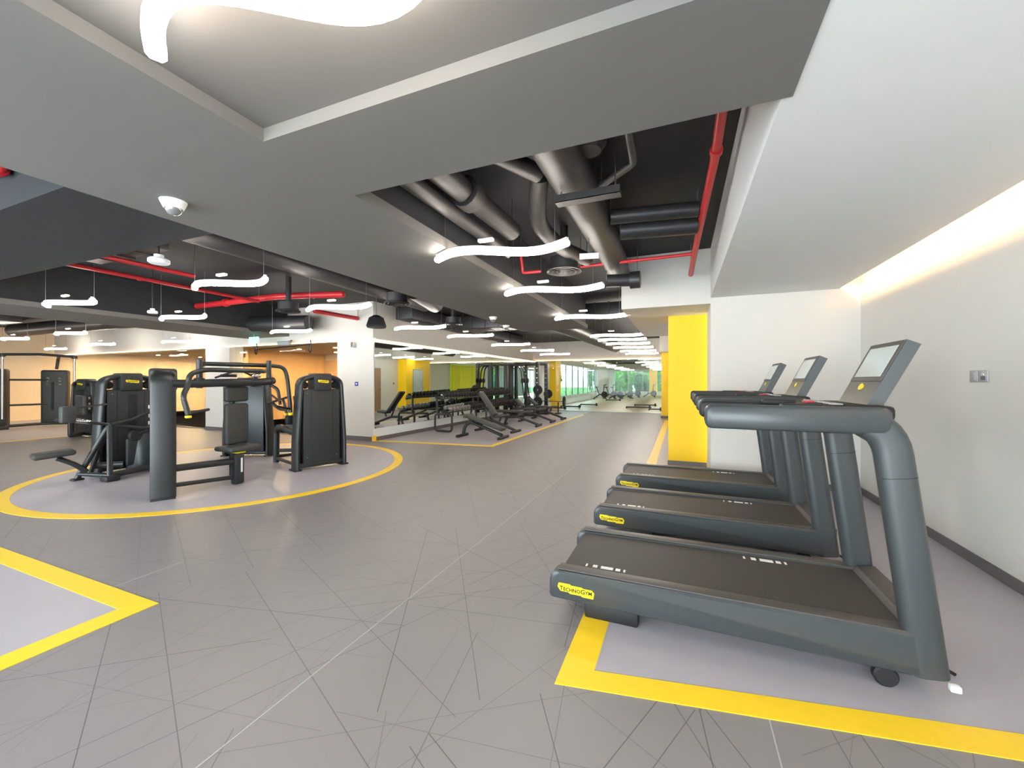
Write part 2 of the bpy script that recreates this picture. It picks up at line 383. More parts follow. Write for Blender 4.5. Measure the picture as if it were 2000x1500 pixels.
# studio behind the end glass
SE = 47.0
sbox('floor_studio', (XM-.2, 1.0, YE, SE+.2, -.1, .001), 'wood'); sbox('ceiling_studio', (XM-.2, 1.0, YE+.2, SE+.3, SL, 3.6), 'black')
sbox('wall_end_fascia', (XM, -.72, YE-.03, YE+.2, 2.5, SL), 'white')
MB().box(XM, -.72, YE-.09, YE-.03, 2.47, 2.50).build('cornice_strip', 'cornice', bpy.data.objects['wall_end_fascia'])
g = thing('glass_partition', 'frameless glass wall closing the far end of the hall', 'glass wall', (0, 0, 0)); g['kind'] = 'structure'
for i in range(6):
    a = XM+.02+i*6.16/6; MB().box(a+.008, a+6.16/6-.008, YE, YE+.012, .02, 2.5).build('glass_pane', 'glass', g)
MB().box(XM, -.72, YE-.01, YE+.02, 0, .02).build('floor_channel', 'frame', g)
ws = sbox('wall_studio_left', (XM-.25, XM, YE, 24.5, 0, SL), 'white'); sbox('wall_studio_left_far', (XM-.25, XM, 36.5, SE, 0, SL), 'white')
sbox('trim_8', (XM, XM+.1, YE+.1, 33, .02, .34), 'plinth', 'white plinth along the studio wall')
sbox('trim_9', (XM-.25, XM, 24.5, 36.5, 2.55, SL), 'white', 'lintel over studio side window'); sbox('trim_10', (XM-.25, XM, 24.5, 36.5, 0, .5), 'white', 'sill wall under studio side window')
def window(name, axis, p, a0, a1, z0, z1, nm, gm='tint'):
    w = thing(name, None, None); w['kind'] = 'structure'
    st = (a1-a0)/nm
    for k in range(nm+1):
        c = a0+k*st
        bb = (c-.03, c+.03, p-.04, p+.04, z0, z1) if axis == 'x' else (p-.04, p+.04, c-.03, c+.03, z0, z1)
        MB().box(*bb).build('mullion', 'frame', w)
    for z in (z0, z1):
        bb = (a0, a1, p-.04, p+.04, z-.03, z+.03) if axis == 'x' else (p-.04, p+.04, a0, a1, z-.03, z+.03)
        MB().box(*bb).build('window_rail', 'frame', w)
    for k in range(nm):
        c0, c1 = a0+k*st+.03, a0+(k+1)*st-.03
        bb = (c0, c1, p-.006, p+.006, z0+.03, z1-.03) if axis == 'x' else (p-.006, p+.006, c0, c1, z0+.03, z1-.03)
        MB().box(*bb).build('pane', gm, w)
    return w
window('window_2', 'y', XM-.12, 24.5, 36.5, .5, 2.55, 7)
sbox('reflection_column', (XM, XM+.35, 22.2, 23.3, 0, SL), 'yellow', 'added yellow pier standing in for a reflected column, left studio wall')  # added pier, takes the place of a yellow column's reflection
window('window_3', 'x', SE, XM, .6, .35, 2.62, 5)
sbox('trim_11', (XM, 1.0, SE-.1, SE+.1, 2.62, SL), 'white', 'lintel over far studio window'); sbox('trim_12', (XM, 1.0, SE-.1, SE+.1, 0, .35), 'white', 'sill wall under far studio window')
window('window_4', 'y', .62, YE+.8, 21.0, .1, 2.6, 1)
window('window_5', 'y', .62, 23.6, 28.6, .1, 2.6, 3)
window('window_6', 'y', .62, 29.4, 45.5, .3, 2.6, 8)
for i, (a, c) in enumerate(((YE+.1, YE+.8), (21.0, 23.6), (28.6, 29.4), (45.5, SE))): sbox('wall_studio_right_%s' % ('near', 'pier', 'mid', 'far')[i], (.5, .75, a, c, 0, SL), 'white')
sbox('trim_13', (.5, .75, YE, SE, 2.6, SL), 'white', 'lintel along studio side windows')
def curtain(label, x, y0, y1, m):
    pts = [(x+.05*math.sin(k*1.1)+random.uniform(-.01, .01), y0+(y1-y0)*k/60, 0) for k in range(61)]
    b = MB(); vs = []; 
    for t in (0, .004):
        for z in (.05, 2.58): vs += [(p[0]+t, p[1], z) for p in pts]
    nn = 61; fs = []
    for i in range(60):
        fs += [(i, i+1, nn+i+1, nn+i), (2*nn+i, 3*nn+i, 3*nn+i+1, 2*nn+i+1), (nn+i, nn+i+1, 3*nn+i+1, 3*nn+i), (i, 2*nn+i, 2*nn+i+1, i+1)]
    tag(b.add(vs, fs).build('curtain', m, ang=80), label, 'curtain', 'studio curtains')
curtain('yellow sheer curtain hanging in the studio side window', .42, 23.5, 28.4, 'ycurtain')
for k in range(3): curtain('%s pale sheer curtain along the studio side windows' % ('nearest', 'middle', 'farthest')[k], .42, 31.0+k*4.6, 32.6+k*4.6, 'curtain')
sbox('column_3', (-3.0, -2.25, 44.0, 44.7, 0, SL), 'yellow', 'yellow column before the far studio window')
# window wall behind
sbox('wall_back_left', (XL, -13.5, YK-.2, YK, 0, SL), 'white'); sbox('wall_back_right', (1.9, XR, YK-.2, YK, 0, SL), 'white')
sbox('trim_14', (-13.5, 1.9, YK-.2, YK, 2.66, SL), 'white', 'lintel over the windows behind'); sbox('trim_15', (-13.5, 1.9, YK-.2, YK, 0, .06), 'white', 'sill under the windows behind')
window('window_7', 'x', YK-.1, -13.5, 1.9, .06, 2.66, 9, 'glass')
sbox('ground', (-60, 60, YE+.3, 110, -.3, -.2), 'ground', 'lawn beyond the far window')
# cove light along the right wall
tag(MB().box(1.845, 1.865, YK, YB-.02, GY+.075, GY+.095).build('led_strip', 'cove'), 'warm light strip hidden in the cove along the right wall', 'light strip')

# ------------------------------------------------------------------ wavy lamps
LL = 1.26
def lamp_path(z, L=LL, A=.125, n=22):
    return [(-L/2+L*k/n, -A*math.sin(2*math.pi*k/n), z) for k in range(n+1)]
def make_lamp():
    t = thing('wavy_pendant_lamp', 'x', 'lamp')
    MB().sweep(lamp_path(0), rrect(.062, .05, .014, 1)).build('diffuser', 'lamp', t)
    MB().sweep(lamp_path(.036), rrect(.03, .022, .004, 1)).build('housing', 'plastic', t)
    MB().rbox((-.12, 0, .12), (.15, .05, .03), .01).build('driver_box', 'plastic', t)
    for x in (-.5, .5):
        y = -.125*math.sin(2*math.pi*(x+LL/2)/LL)
        MB().tube([(x, y, .04), (x, y, SL-2.6+.03)], .003, 4).build('suspension_wire', 'rod', t)
    return t
lamp0 = make_lamp(); lamp0['group'] = 'wavy pendant lamps'
_first = [True]
def lamp(x, y, z, label, rz=0):
    o = lamp0 if _first[0] else copy_tree(lamp0); _first[0] = False
    o.location = (x, y, z); o.rotation_euler = (0, 0, rz); o['label'] = label
    return o
ln = lamp(-1.125, .87, 2.6, 'large wavy lamp overhead in the raised ceiling tray', R(3))
for row, x, ys in (('along the right of the walkway', -1.5, (3.29, 4.93, 7.24, 10.4, 11.5, 12.8, 14.3, 16.0, 17.6)),
                   ('over the ring and benches', -4.93, (3.15, 4.8, 7.3, 9.1, 11.75, 14.3, 16.6)),
                   ('beyond the yellow ring', -8.3, (3.03, 4.5, 6.7)),
                   ('before the warm glass room', -13.5, (4.95, 7.15)), ('near the cable station', -16.6, (5.0, 6.8)), ('at the far left', -20.4, (5.0, 7.1))):
    for k, y in enumerate(ys):
        dx = -.25 if (x == -4.93 and y == 7.3) else 0
        lamp(x+dx, y, 2.6, '%s wavy lamp in the row %s' % (ORD[k], row))
for row, x in (('left', -5.0), ('right', -1.9)):
    for k in range(6):
        lamp(x, 21.5+k*4.2, 2.6, '%s wavy lamp in the %s row of the studio behind glass' % (ORD[k], row))
ln.scale = (.913, 1, 1)
for c in ln.children:
    if c.name.startswith('suspension'): c.scale = (1, 1, .15); c.location.z = .034

# ------------------------------------------------------------------ services in the open ceiling
def pipe(name, label, cat, pts, r, m, fil=.08, flanges=(), n=12, group=None):
    t = thing(name, label, cat, (0, 0, 0), 0, group)
    MB().tube(pts, r, n, fil).build('pipe_run', m, t)
    for (p, ax) in flanges: MB().cyl(p, r*1.35, r*1.6, 14, ax, .004).build('coupling', m, t)
    for q in (0, -1):
        p = pts[q]
        if p[2] < SL-.08: MB().tube([(p[0], p[1], p[2]), (p[0], p[1], SL)], .005, 6).build('hanger_rod', 'rod', t)
    return t
pipe('sprinkler_pipe', 'red sprinkler pipe running along the white soffit face', 'pipe', [(.24, 2.0, 3.2), (.24, 3.4, 3.15), (.15, 5.45, 3.0), (.13, 6.35, 2.98)], .034, 'red', .12, [((.24, 3.35, 3.15), 'y'), ((.24, 2.75, 3.17), 'y')])
pipe('sprinkler_pipe', 'thin red cross pipe in front of white bulkhead', 'pipe', [(-1.25, 5.43, 3.0), (.15, 5.41, 3.0)], .02, 'red', 0, [((-.6, 5.42, 3.0), 'x')])
pipe('sprinkler_pipe', 'small red elbow pipe behind the second walkway lamp', 'pipe', [(-1.95, 5.0, 3.1), (-1.95, 5.07, 2.9), (-1.7, 5.09, 2.9)], .02, 'red', .03)
pipe('sprinkler_pipe', 'long red pipe over the round machine zone', 'pipe', [(-7.45, 2.3, 3.0), (-7.55, 5.4, 3.0)], .03, 'red', 0, [((-7.5, 3.5, 3.0), 'y')])
pipe('sprinkler_pipe', 'short red pipe beside ceiling smoke detector', 'pipe', [(-6.34, 2.3, 2.94), (-6.36, 3.6, 2.94)], .028, 'red', 0)
pipe('sprinkler_pipe', 'thick red cross main over the row machine', 'pipe', [(-10.2, 5.6, 3.1), (-7.2, 5.55, 3.1), (-5.9, 5.9, 3.1)], .06, 'red', .1, [((-8.8, 5.58, 3.1), 'x')])
pipe('sprinkler_pipe', 'red pipe running towards the white fascia', 'pipe', [(-7.45, 6.6, 3.0), (-7.35, 7.8, 3.0)], .05, 'red', 0)
pipe('sprinkler_pipe', 'red elbow pipe in the far left ceiling gap', 'pipe', [(-5.4, 1.1, 2.95), (-4.25, 1.22, 2.9), (-4.22, 1.22, 3.3)], .04, 'red', .05, [((-4.3, 1.215, 2.9), 'x')])
pipe('sprinkler_pipe', 'small red bracket pipe beside the grey ceiling band', 'pipe', [(-3.9, 6.4, 3.1), (-3.9, 6.42, 2.95), (-3.65, 6.7, 2.95)], .022, 'red', .03)
pipe('air_duct', 'large brownish round duct along the right ceiling opening', 'duct', [(-.82, 2.0, 3.12), (-.84, 5.5, 3.12), (-.9, 6.55, 3.12)], .17, 'ductlight', 0, (), 18)
pipe('air_duct', 'thick grey wrapped duct above the first walkway lamp', 'duct', [(-1.75, 2.0, 3.08), (-1.66, 4.0, 3.05)], .1, 'ductlight', 0, [((-1.7, 3.1, 3.065), 'y')], 14)
pipe('air_duct', 'slim grey wrapped duct beside the plaster band', 'duct', [(-1.86, 2.1, 2.93), (-1.84, 4.3, 2.93)], .065, 'ductlight', 0, (), 14)
pipe('air_duct', 'flexible grey duct crossing behind the plaster beam', 'duct', [(-1.5, 2.3, 3.12), (-1.3, 2.6, 3.12), (-1.06, 3.1, 3.12)], .07, 'ductlight', .2, (), 14)
pipe('air_duct', 'curved flexible duct beside the brownish round duct', 'duct', [(-1.15, 3.4, 3.25), (-1.32, 3.8, 3.02), (-1.28, 4.5, 2.98), (-1.14, 5.3, 3.05)], .085, 'ductlight', .3, (), 14)
pipe('air_duct', 'dark cross duct near the black slab, upper one', 'duct', [(-.66, 4.2, 3.12), (.15, 4.33, 3.12)], .075, 'duct', 0, (), 14)
pipe('air_duct', 'dark cross duct near the black slab, lower one', 'duct', [(-.6, 4.45, 3.05), (.15, 4.57, 3.05)], .09, 'duct', 0, (), 14)
pipe('air_duct', 'black stub duct end before white bulkhead', 'duct', [(-.95, 5.7, 2.84), (-.55, 5.8, 2.84)], .085, 'duct', 0, [((-.58, 5.79, 2.84), 'x')], 14)
pipe('drain_pipe', 'brown bent drain pipe under the black slab', 'pipe', [(-.32, 2.4, 3.15), (-.33, 3.19, 3.1), (-.62, 3.45, 3.1)], .03, 'ductlight', .05)
pipe('air_duct', 'big dark round duct above the chest press', 'duct', [(-11.0, 6.55, 2.86), (-8.3, 7.2, 2.86)], .19, 'duct', 0, (), 20)
pipe('air_duct', 'round dark duct over the middle lamp row', 'duct', [(-4.3, 5.9, 3.05), (-4.55, 6.95, 3.0)], .17, 'ductlight', 0, (), 18)
pipe('air_duct', 'long dark duct along the left ceiling opening', 'duct', [(-5.1, 2.3, 3.18), (-5.3, 7.7, 3.18)], .16, 'duct', 0, (), 16)
pipe('air_duct', 'far dark duct over the warm room front', 'duct', [(-20, 6.0, 3.1), (-12, 6.3, 3.1)], .2, 'duct', 0, (), 16)
pipe('air_duct', 'dark duct along the hall beyond the plaster band', 'duct', [(-3.0, 9.4, 3.0), (-2.7, 18.5, 3.0)], .25, 'duct', 0, (), 16)
def rect_duct(label, x0, x1, y0, y1, z0, z1, m='duct'):
    t = thing('rectangular_duct', label, 'duct')
    MB().rbox(((x0+x1)/2, (y0+y1)/2, (z0+z1)/2), (x1-x0, y1-y0, z1-z0), .01).build('casing', m, t)
    for k in range(1, 4):
        if y1-y0 > x1-x0: y = y0+(y1-y0)*k/4; MB().box(x0-.015, x1+.015, y-.012, y+.012, z0-.015, z1+.015).build('joint_flange', m, t)
        else: x = x0+(x1-x0)*k/4; MB().box(x-.012, x+.012, y0-.015, y1+.015, z0-.015, z1+.015).build('joint_flange', m, t)
    for (x, y) in ((x0+.1, y0+.1), (x1-.1, y1-.1)): MB().tube([(x, y, z1), (x, y, SL)], .005, 6).build('hanger_rod', 'rod', t)
rect_duct('rectangular dark duct crossing above the round machine zone', -7.1, -5.6, 2.4, 2.9, 3.0, 3.3)
rect_duct('wide rectangular duct beyond the plaster band over the hall', -5.9, -4.2, 10.2, 11.0, 2.95, 3.3)
rect_duct('long rectangular duct beside the mirror wall ceiling', -6.6, -6.1, 8.3, 16.5, 3.0, 3.3)
rect_duct('rectangular duct above the cable station', -19.5, -15.5, 4.2, 4.8, 2.95, 3.3)
rect_duct('flat dark duct between walkway lamps far down the hall', -2.2, -.9, 9.6, 10.0, 3.0, 3.3)
ct = thing('cable_tray', 'galvanised cable tray hanging below the round duct', 'cable tray')
b = MB().box(-.92, -.42, 3.1, 3.2, 2.86, 2.865); b.box(-.92, -.42, 3.1, 3.105, 2.86, 2.92); b.box(-.92, -.42, 3.195, 3.2, 2.86, 2.92); b.build('tray', 'ductlight', ct)
for x in (-.88, -.46): MB().tube([(x, 3.15, 2.86), (x, 3.15, SL)], .005, 6).build('hanger_rod', 'rod', ct)
rg = thing('junction_fan', 'dark round fan unit above the cable tray', 'fan', (-.62, 2.95, 3.2))
MB().lathe([(0, -.08), (.09, -.08), (.13, -.02), (.13, .1), (0, .1)], n=20).build('casing', 'ductlight', rg); MB().tube([(0, 0, .1), (0, 0, .2)], .02, 8).build('stem', 'rod', rg)
def diffuser(label, x, y, z, r=.22):
    t = thing('ceiling_diffuser', label, 'air diffuser', (x, y, z), 0, 'round ceiling diffusers')
    for q, rr in enumerate((r, r*.72, r*.45)):
        MB().lathe([(rr-.02, .03), (rr, 0), (rr-.012, -.004), (rr-.05, .035)], n=32).build('ring', 'duct' if q else 'ductlight', t)
    MB().cyl((0, 0, .1), r*.8, .14, 24).build('neck', 'duct', t); MB().tube([(0, 0, .17), (0, 0, SL-z)], .05, 10).build('drop_duct', 'duct', t)
diffuser('round diffuser behind the second walkway lamp', -1.36, 4.98, 2.83)
diffuser('round diffuser above the chest press tower', -6.77, 5.42, 2.75)
diffuser('round diffuser over the middle of the ceiling opening', -4.4, 5.57, 2.75)
diffuser('round diffuser near the mirror wall ceiling', -5.0, 8.4, 2.8)
sp = thing('pendant_speaker', 'black conical pendant speaker before the white fascia', 'speaker', (-6.34, 7.3, 2.78))
MB().lathe([(0, -.12), (.2, -.12), (.22, -.08), (.16, .1), (.06, .16), (0, .16)], n=24).build('cone', 'rubber', sp); MB().tube([(0, 0, .15), (0, 0, SL-2.78)], .01, 8).build('stem', 'rod', sp)
def dome(label, x, y, z, s=1):
    t = thing('dome_camera', label, 'security camera', (x, y, z), 0, 'dome cameras')
    MB().lathe([(0, 0), (.078*s, 0), (.076*s, -.012*s), (.056*s, -.055*s), (.048*s, -.058*s)], n=28).build('housing', 'plastic', t)
    MB().lathe([(.05*s, -.056*s)]+[(.05*s*math.cos(R(a)), -.056*s-.045*s*math.sin(R(a))) for a in range(15, 91, 15)], n=24).build('lens_dome', 'dome', t)
dome('white dome camera under the grey ceiling band, closest one', -3.16, 1.66, GY)
dome('small white dome camera on far band, upper of two', -3.27, 6.95, GY); dome('small white dome camera on far band, lower of two', -3.5, 8.1, GY)
def sensor(label, x, y, z, r=.085):
    t = thing('smoke_detector', label, 'detector', (x, y, z), 0, 'hanging white detectors')
    MB().cyl((0, 0, 0), r, .05, 24, 'z', .012).build('body', 'plastic', t); MB().cyl((0, 0, .04), r*.45, .04, 16).build('base', 'plastic', t); MB().tube([(0, 0, .05), (0, 0, SL-z)], .008, 8).build('conduit', 'duct', t)
sensor('white disc detector hanging before the large left lamp', -4.61, 2.3, 2.6, .085); sensor('small white disc detector hanging above the row machine', -8.24, 4.02, 2.62, .07)
tg = thing('ceiling_sign_card', 'pale blank card hanging above the second walkway lamp', 'sign', (-.9, 4.3, 2.78)); MB().rbox((0, 0, 0), (.2, .004, .06), .001, (0, 0, .2)).build('card', 'plastic', tg); MB().tube([(.0, 0, .03), (.0, 0, SL-2.78)], .003, 6).build('wire', 'rod', tg)
ex = thing('exit_sign', 'small glowing green exit sign under the ceiling band', 'sign', (-10.25, 7.2, 2.52)); MB().rbox((0, 0, 0), (.34, .04, .17), .01).build('lit_face', 'green', ex); MB().tube([(0, 0, .08), (0, 0, .2)], .012, 8).build('bracket', 'rod', ex)
wr = thing('suspension_bar', 'thin black wall bar with hooked ends before the warm glass', 'wall bar', (-9.65, 7.55, 2.33))
MB().tube([(-1.0, -.05, -.02), (1.0, .0, .05)], .014, 8).build('bar', 'rubber', wr); MB().rbox((0, .05, .12), (.4, .12, .12), .02).build('mount_box', 'greyplastic', wr)
for x in (-1.0, 1.0): MB().tube([(x, 0, .16), (x+.03, 0, .0), (x, 0, -.16), (x-.06, 0, -.1), (x-.05, 0, .05)], .012, 8, .05).build('hook', 'rubber', wr)
MB().tube([(0, .05, .14), (0, .29, .22)], .015, 8).build('hanger', 'rubber', wr)
# downlights in the warm room
k = 0
WN_ = ['first', 'second', 'third', 'fourth', 'fifth', 'sixth', 'seventh', 'eighth', 'ninth', 'tenth']
for j, y in enumerate((8.9, 10.6, 12.3)):
    for i in range(8):
        t = thing('downlight', '%s warm downlight from the left in the %s row of the warm room' % (WN_[i], ('front', 'middle', 'back')[j]), 'downlight', (-21.3+i*1.72, y, 2.62), 0, 'warm room downlights')
        MB().lathe([(.07, .0), (.09, -.004), (.09, -.012), (.066, -.012)], n=16).build('trim_ring', 'plastic', t); MB().cyl((0, 0, -.006), .066, .008, 16).build('lens', 'down', t)

# ------------------------------------------------------------------ wall fittings
for nm, lb, y, q in (('data_outlet', 'blank grey wall plate beside the light switch', 4.38, 0), ('light_switch', 'grey wall switch with small bright rocker', 4.265, 1)):
    t = thing(nm, lb, 'wall plate', (XR, y, 1.49)); MB().rbox((-.006, 0, 0), (.012, .092, .092), .004).build('plate', 'greyplastic', t)
    if q: MB().rbox((-.014, 0, .012), (.006, .03, .02), .002).build('rocker', 'chrome', t); MB().rbox((-.013, 0, -.014), (.005, .05, .03), .002).build('button', 'base', t)
    else: MB().rbox((-.013, 0, 0), (.004, .06, .06), .002).build('blank_insert', 'greyplastic', t)
t = thing('wall_sign', 'small square blue sign on the white pier', 'sign', (-7.43, YG, 1.39)); MB().rbox((0, -.006, 0), (.1, .012, .1), .003).build('plate', 'blue', t); MB().rbox((0, -.0125, 0), (.04, .002, .035), .0005).build('pictogram', 'wprint', t)
t = thing('wall_speaker', 'small grey box high on the white pier', 'speaker', (-7.49, YG, 2.36)); MB().rbox((0, -.05, 0), (.1, .1, .14), .015).build('box', 'greyplastic', t); MB().rbox((0, -.103, 0), (.07, .006, .11), .003).build('grille', 'base', t)
t = thing('light_switch', 'tiny dark switch on the hall wall near far yellow column', 'wall plate', (-.2, 16.9, 1.35)); MB().rbox((-.006, 0, 0), (.012, .09, .09), .003).build('plate', 'base', t); MB().rbox((-.014, 0, 0), (.006, .03, .04), .002).build('rocker', 'rubber', t)
t = thing('notice_frame', 'glazed notice panel on the far yellow column', 'notice board', (-.72, 18.25, 1.45)); MB().rbox((-.01, 0, 0), (.02, .9, 1.3), .004).build('frame', 'frame', t); MB().box(-.024, -.02, -.4, .4, -.6, .6).build('pane', 'screen', t)

# ------------------------------------------------------------------ treadmills
LOGO = [(0, .62), (.03, 1), (.34, 1), (.37, .9), (.66, .9), (.70, .82), (.93, .82), (1, .55), (.97, 0), (.68, 0), (.64, .1), (.34, .1), (.3, .22), (.08, .22)]
def logo(parent, x0, y, z0, w, h, big=True, slope=0):
    lo = MB().prism([(x0+p*w, z0+q*h) for p, q in LOGO], y-.004, y, 'y').build('logo_plate', 'logo', parent)
    text_mesh('TechnoGym', h*.62, 'print', lo, 'lettering', (x0+w*.5, y-.0052, z0+h*.5), (R(90), 0, 0), (0, 6))
    return lo
def make_treadmill():
    t = thing('treadmill', 'x', 'treadmill')
    Wd = .82; xr, xf = -.755, 1.03
    prof = fillet([(xf, 0, .295), (xr+.03, 0, .285), (xr, 0, .235), (xr, 0, .115), (xf, 0, .10), (xf, 0, .295)], .03, 4)
    poly = [(p.x, p.z) for p in prof[:-1]]
    for k, (y0, y1) in enumerate(((0, .105), (Wd-.105, Wd))):
        sr = MB()
        n = len(poly); e = .012; cx = sum(p[0] for p in poly)/n; cz = .2
        ins = [(p[0]-e*(1 if p[0] > cx else -1), p[1]-e*(1 if p[1] > cz else -1)) for p in poly]
        rings = [(y0, ins), (y0+.012, poly), (y1-.012, poly), (y1, ins)]
        vs = [(p, y, q) for y, pl in rings for p, q in pl]
        fs = [(r*n+i, r*n+(i+1) % n, (r+1)*n+(i+1) % n, (r+1)*n+i) for r in range(3) for i in range(n)]+[tuple(range(n)), tuple(range(4*n-1, 3*n-1, -1))]
        o = sr.add(vs, fs).build('side_rail', 'tread', t)
        MB().rbox(((xr+xf)/2+.015, (y0+y1)/2, .294), (xf-xr-.07, .082, .008), .003).build('foot_tread', 'treadlid', o)
    bp = fillet([(xf-.05, 0, .285), (xr+.07, 0, .278), (xr+.035, 0, .23), (xr+.035, 0, .15), (xf-.05, 0, .14)], .04, 5)
    MB().prism([(p.x, p.z) for p in bp], .108, Wd-.108, 'y').build('belt', 'belt', t)
    for x0, yy in ((-.56, .142), (.38, Wd-.178)):
        mk = MB()
        for (a, w, h) in ((0, .012, .035), (.045, .028, .035), (.095, .075, .035), (.185, .028, .035), (.232, .012, .035)):
            z = .2795+.005*(x0+a+.7)/1.75
            mk.box(x0+a, x0+a+w, yy, yy+h, z, z+.0022)
        mk.build('belt_mark', 'wprint', t)
    MB().prism([(xf-.06, .27), (xf-.03, .315), (1.09, .325), (1.125, .29), (1.125, .1), (xf-.06, .1)], .105, Wd-.105, 'y').build('motor_cover', 'treadlid', t)
    for y in (.0, Wd-.07):
        f = MB().rbox((-.39, y+(.1 if y == 0 else -.03), .05), (.32, .08, .1), .015).build('foot', 'rubber', t)
        w = MB().cyl((.9, y+.06, .05), .05, .045, 20, 'y', .008).build('wheel', 'rubber', t)
    # side frames: upright bending into the hand rail
    path = fillet([(1.05, 0, .105), (.905, 0, 1.262), (.13, 0, 1.262)], .16, 8)
    for k, y in enumerate((.045, Wd-.045)):
        up = MB()
        i = max(j for j, p in enumerate(path) if p.z < 1.262 and p.x > .85)
        pa = [Vector((p.x, y, p.z)) for p in path[:i+1]]+[Vector((path[i].x-.06, y, 1.262))]
        up.sweep(pa, rrect(.095, .148, .045, 5), (0, 1, 0)) if False else up.sweep(pa, [(b_, a_) for a_, b_ in rrect(.095, .148, .045, 5)], (0, 1, 0))
        u = up.build('upright', 'tread', t, 50)
        MB().sweep([Vector((.9384, y, .999)), Vector((.9379, y, 1.003))], [(b_, a_) for a_, b_ in rrect(.0955, .1485, .045, 5)], (0, 1, 0)).build('seam_ring', 'rubber', u)
        hr = MB(); ys = y-.052 if k == 0 else y-.028
        rp = [(p[0]*1, p[1]) for p in rrect(.79, .128, .035, 5)]
        rp = [(min(max(p, -.395), .395)+.515, q+1.262) for p, q in rp]
        n = len(rp); e = .014
        ins = [(p+(e if p < .5 else -e), q+(e if q < 1.262 else -e)) for p, q in rp]
        rings = [(ys, ins), (ys+.016, rp), (ys+.064, rp), (ys+.08, ins)]
        vs = [(p, yy, q) for yy, pl in rings for p, q in pl]
        fs = [(r*n+i2, r*n+(i2+1) % n, (r+1)*n+(i2+1) % n, (r+1)*n+i2) for r in range(3) for i2 in range(n)]+[tuple(range(n)), tuple(range(4*n-1, 3*n-1, -1))]
        h = hr.add(vs, fs).build('hand_rail', 'tread', t, 50)
        yi = .105 if k == 0 else Wd-.105
        MB().rbox((.43, yi, 1.262), (.62, .06, .1), .025).build('inner_grip', 'rubber', h)
        MB().rbox((.23, ys+.04, 1.2035), (.17, .05, .018), .006).build('heart_sensor', 'screen', h)
        MB().rbox((.6, yi+(.03 if k == 0 else -.03), 1.318), (.22, .09, .03), .012).build('speed_control', 'rubber', h)
    ds = MB().rbox((.80, Wd/2, 1.295), (.3, Wd-.14, .07), .02).build('dashboard', 'rubber', t)
    for k in range(6): MB().rbox((.74, .17+k*.096, 1.333), (.05, .05, .008), .003).build('key', 'greyplastic', ds)
    MB().rbox((.68, Wd/2, 1.333), (.05, .06, .012), .004).build('stop_button', 'red', ds)
    an = math.atan2(.335, .16)
    c = thing('console', None, None); c.parent = t
    # console slab leaning forward
    bpz = Vector((.88, 0, 1.325)); dirv = Vector((.16, 0, .335)).normalized(); nv = Vector((dirv.z, 0, -dirv.x)); Lc = .372; th = .06
    def slab(a0, a1, d0, d1, y0, y1): return [tuple(bpz+dirv*a+nv*d+Vector((0, y, 0))) for a in (a0, a1) for d in (d0, d1) for y in (y0, y1)]
    def sl(name, m, par, *a):
        return MB().add(slab(*a), [(0, 1, 3, 2), (4, 6, 7, 5), (0, 4, 5, 1), (2, 3, 7, 6), (0, 2, 6, 4), (1, 5, 7, 3)]).build(name, m, par)
    bpy.data.objects.remove(c)
    c = sl('console', 'tread', t, 0, Lc, 0, th, .205, .615)
    sl('bezel', 'treadlid', c, .14, Lc-.006, -.004, 0, .212, .608); sl('screen', 'screen', c, .165, Lc-.03, -.006, -.004, .245, .575)
    p = bpz+dirv*.105-nv*.002+Vector((0, .41, 0))
    bd = MB().cyl((0, 0, 0), .028, .006, 20).build('badge', 'logo', c); bd.location = p; bd.rotation_euler = (0, -math.atan2(dirv.z, dirv.x), 0)
    bd.rotation_euler = (0, R(90)+math.atan2(-nv.z, nv.x)*1, 0); bd.scale = (.7, 1, 1)
    logo(t, -.70, .0, .155, .225, .062)
    cdp = MB().tube([(1.12, .35, .13), (1.2, .3, .02), (1.24, .25, .015)], .008, 8, .05).build('power_cord', 'rubber', t)
    MB().rbox((1.15, .06, .055), (.04, .03, .03), .006).build('cord_clip', 'plastic', t)
    return t
tm0 = make_treadmill()
for k, lb in enumerate(('dark grey treadmill in front of the other two, large logo at its rear', 'middle treadmill of the row of three beside the white wall', 'farthest treadmill of the row, closest to the yellow column')):
    o = tm0 if k == 0 else copy_tree(tm0)
    o.location = (0, 2.42+1.385*k, 0); o['label'] = lb; o['group'] = 'treadmills in the bay'

